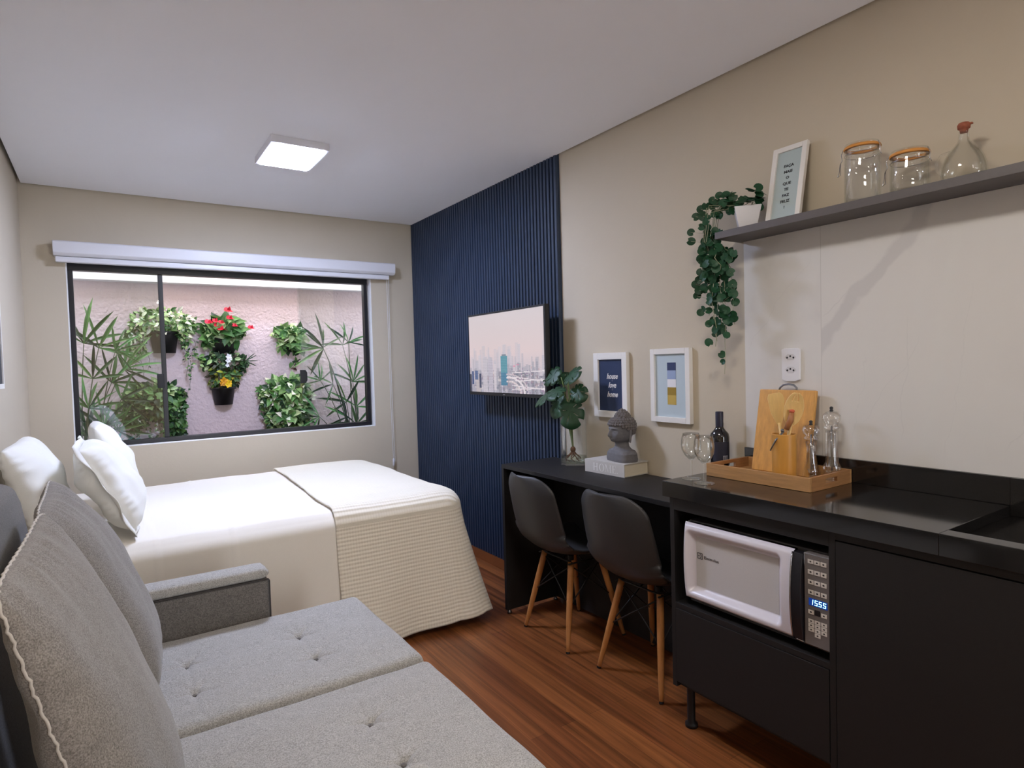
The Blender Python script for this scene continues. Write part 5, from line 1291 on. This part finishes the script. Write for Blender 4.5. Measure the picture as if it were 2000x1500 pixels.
def bust():
    x0, y0, z0 = 1.958, 2.066, BTOP+.0006; k = .245
    e = empty('stone_bust', (x0, y0, z0), 'grey stone head with curled hair resting on the book', 'statue')
    fd = Vector((-.985, .17, 0)).normalized(); sd_ = Vector((-fd.y, fd.x, 0))
    # profile rows: h, half width, front depth, back depth
    rows = [(0, .078, .050, .050), (.012, .080, .051, .051), (.035, .078, .048, .048), (.048, .066, .042, .044), (.058, .045, .036, .038), (.066, .034, .031, .033), (.078, .031, .029, .031), (.086, .032, .034, .032), (.092, .037, .050, .034), (.100, .044, .055, .038), (.112, .050, .057, .046), (.126, .0535, .058, .053), (.142, .0555, .058, .058), (.158, .056, .057, .061), (.172, .054, .053, .060), (.184, .048, .046, .054), (.194, .038, .036, .044), (.200, .020, .02, .024), (.202, .002, .002, .002)]
    hs = [r[0] for r in rows]
    def interp(h, i): return float(np.interp(h, hs, [r[i] for r in rows]))
    def gs(v, c, s): return math.exp(-((v-c)/s)**2)
    def f(u, v):
        th = 2*PI*u-PI; h = .202*v**.92 if v < 1 else .202; w_, fr, bk = interp(h, 1), interp(h, 2), interp(h, 3)
        c, s = math.cos(th), math.sin(th); dpt = fr if c > 0 else bk; p = 1.0 if h > .05 else .6
        X_ = dpt*math.copysign(abs(c)**p, c); Y_ = w_*math.copysign(abs(s)**p, s)
        if h > .085 and c > 0:
            n_ = .013*gs(th, 0, .13)*gs(h, .116, .010)+.009*gs(th, 0, .10)*gs(h, .128, .012)+.005*gs(th, 0, .09)*gs(h, .140, .012)
            n_ += .0055*gs(th, 0, .26)*gs(h, .1035, .0035)+.0050*gs(th, 0, .22)*gs(h, .0975, .003)-.003*gs(th, 0, .3)*gs(h, .1005, .0016)
            n_ += .004*gs(th, 0, .35)*gs(h, .090, .005)
            n_ -= .0065*gs(abs(th), .40, .20)*gs(h, .137, .008); n_ += .0045*gs(abs(th), .42, .14)*gs(h, .1355, .0045)
            n_ += .0030*gs(abs(th), .38, .30)*gs(h, .147+.004*(1-abs(th)), .003)
            n_ += .0030*gs(abs(th), .60, .25)*gs(h, .114, .012)
            X_ += n_
        if .092 < h < .15: Y_ += math.copysign(.007, s)*gs(abs(th), 1.65, .13)*gs(h, .118, .026)
        q = fd*X_+sd_*Y_; return (x0+q.x+(.012 if 0 else 0), y0+q.y, z0+h*k/.245)
    MB().grid(f, 150, 130, closeu=True, flip=False).build('head', M['stone'], e, smooth=True)
    # ears: long lobes
    for s in (-1, 1):
        b = MB(); c0 = Vector((x0, y0, z0))+sd_*s*.056-fd*.008
        b.tube([c0+Vector((0, 0, .150)), c0+Vector((0, 0, .140))+sd_*s*.004, c0+Vector((0, 0, .120))+sd_*s*.002, c0+Vector((0, 0, .100)), c0+Vector((0, 0, .088))+fd*.004], [.004, .0075, .006, .0055, .0065], 10)
        b.build('ear', M['stone'], e, smooth=True)
    b = MB()
    def cap(h):   # outer hair radius rows
        return interp(h, 1)*1.05, interp(h, 2)*1.04, interp(h, 3)*1.06
    for h in np.arange(.128, .200, .0100):
        w_, fr, bk = cap(h); per = 2*PI*(w_+max(fr, bk))/2; n = max(int(per/.0122), 5); o_ = (int(h*1000) % 2)*.5
        for i in range(n):
            th = 2*PI*(i+o_)/n-PI; lim = .160+.004*math.cos(th*2)
            if abs(th) < 1.35 and h < lim: continue
            if abs(th) < 2.0 and h < .146: continue
            c, s = math.cos(th), math.sin(th); q = fd*((fr if c > 0 else bk)*c)+sd_*(w_*s); b.sphere((x0+q.x, y0+q.y, z0+h), .0078, 10, 6)
    for h, r in ((.196, .034), (.204, .031), (.212, .026), (.220, .019), (.227, .011), (.232, .003)):
        n = max(int(2*PI*r/.0122), 1)
        for i in range(n): a = 2*PI*(i+(h*500 % 1))/n; q = fd*(r*math.cos(a)-.006)+sd_*(r*math.sin(a)); b.sphere((x0+q.x, y0+q.y, z0+h), .0078, 10, 6)
    b.lathe([(.030, 0), (.031, .01), (.026, .020), (.016, .029), (0, .034)], (x0-fd.x*.006, y0-fd.y*.006, z0+.196), 20)
    b.build('curled_hair', M['stone_hair'], e, smooth=True)
bust()
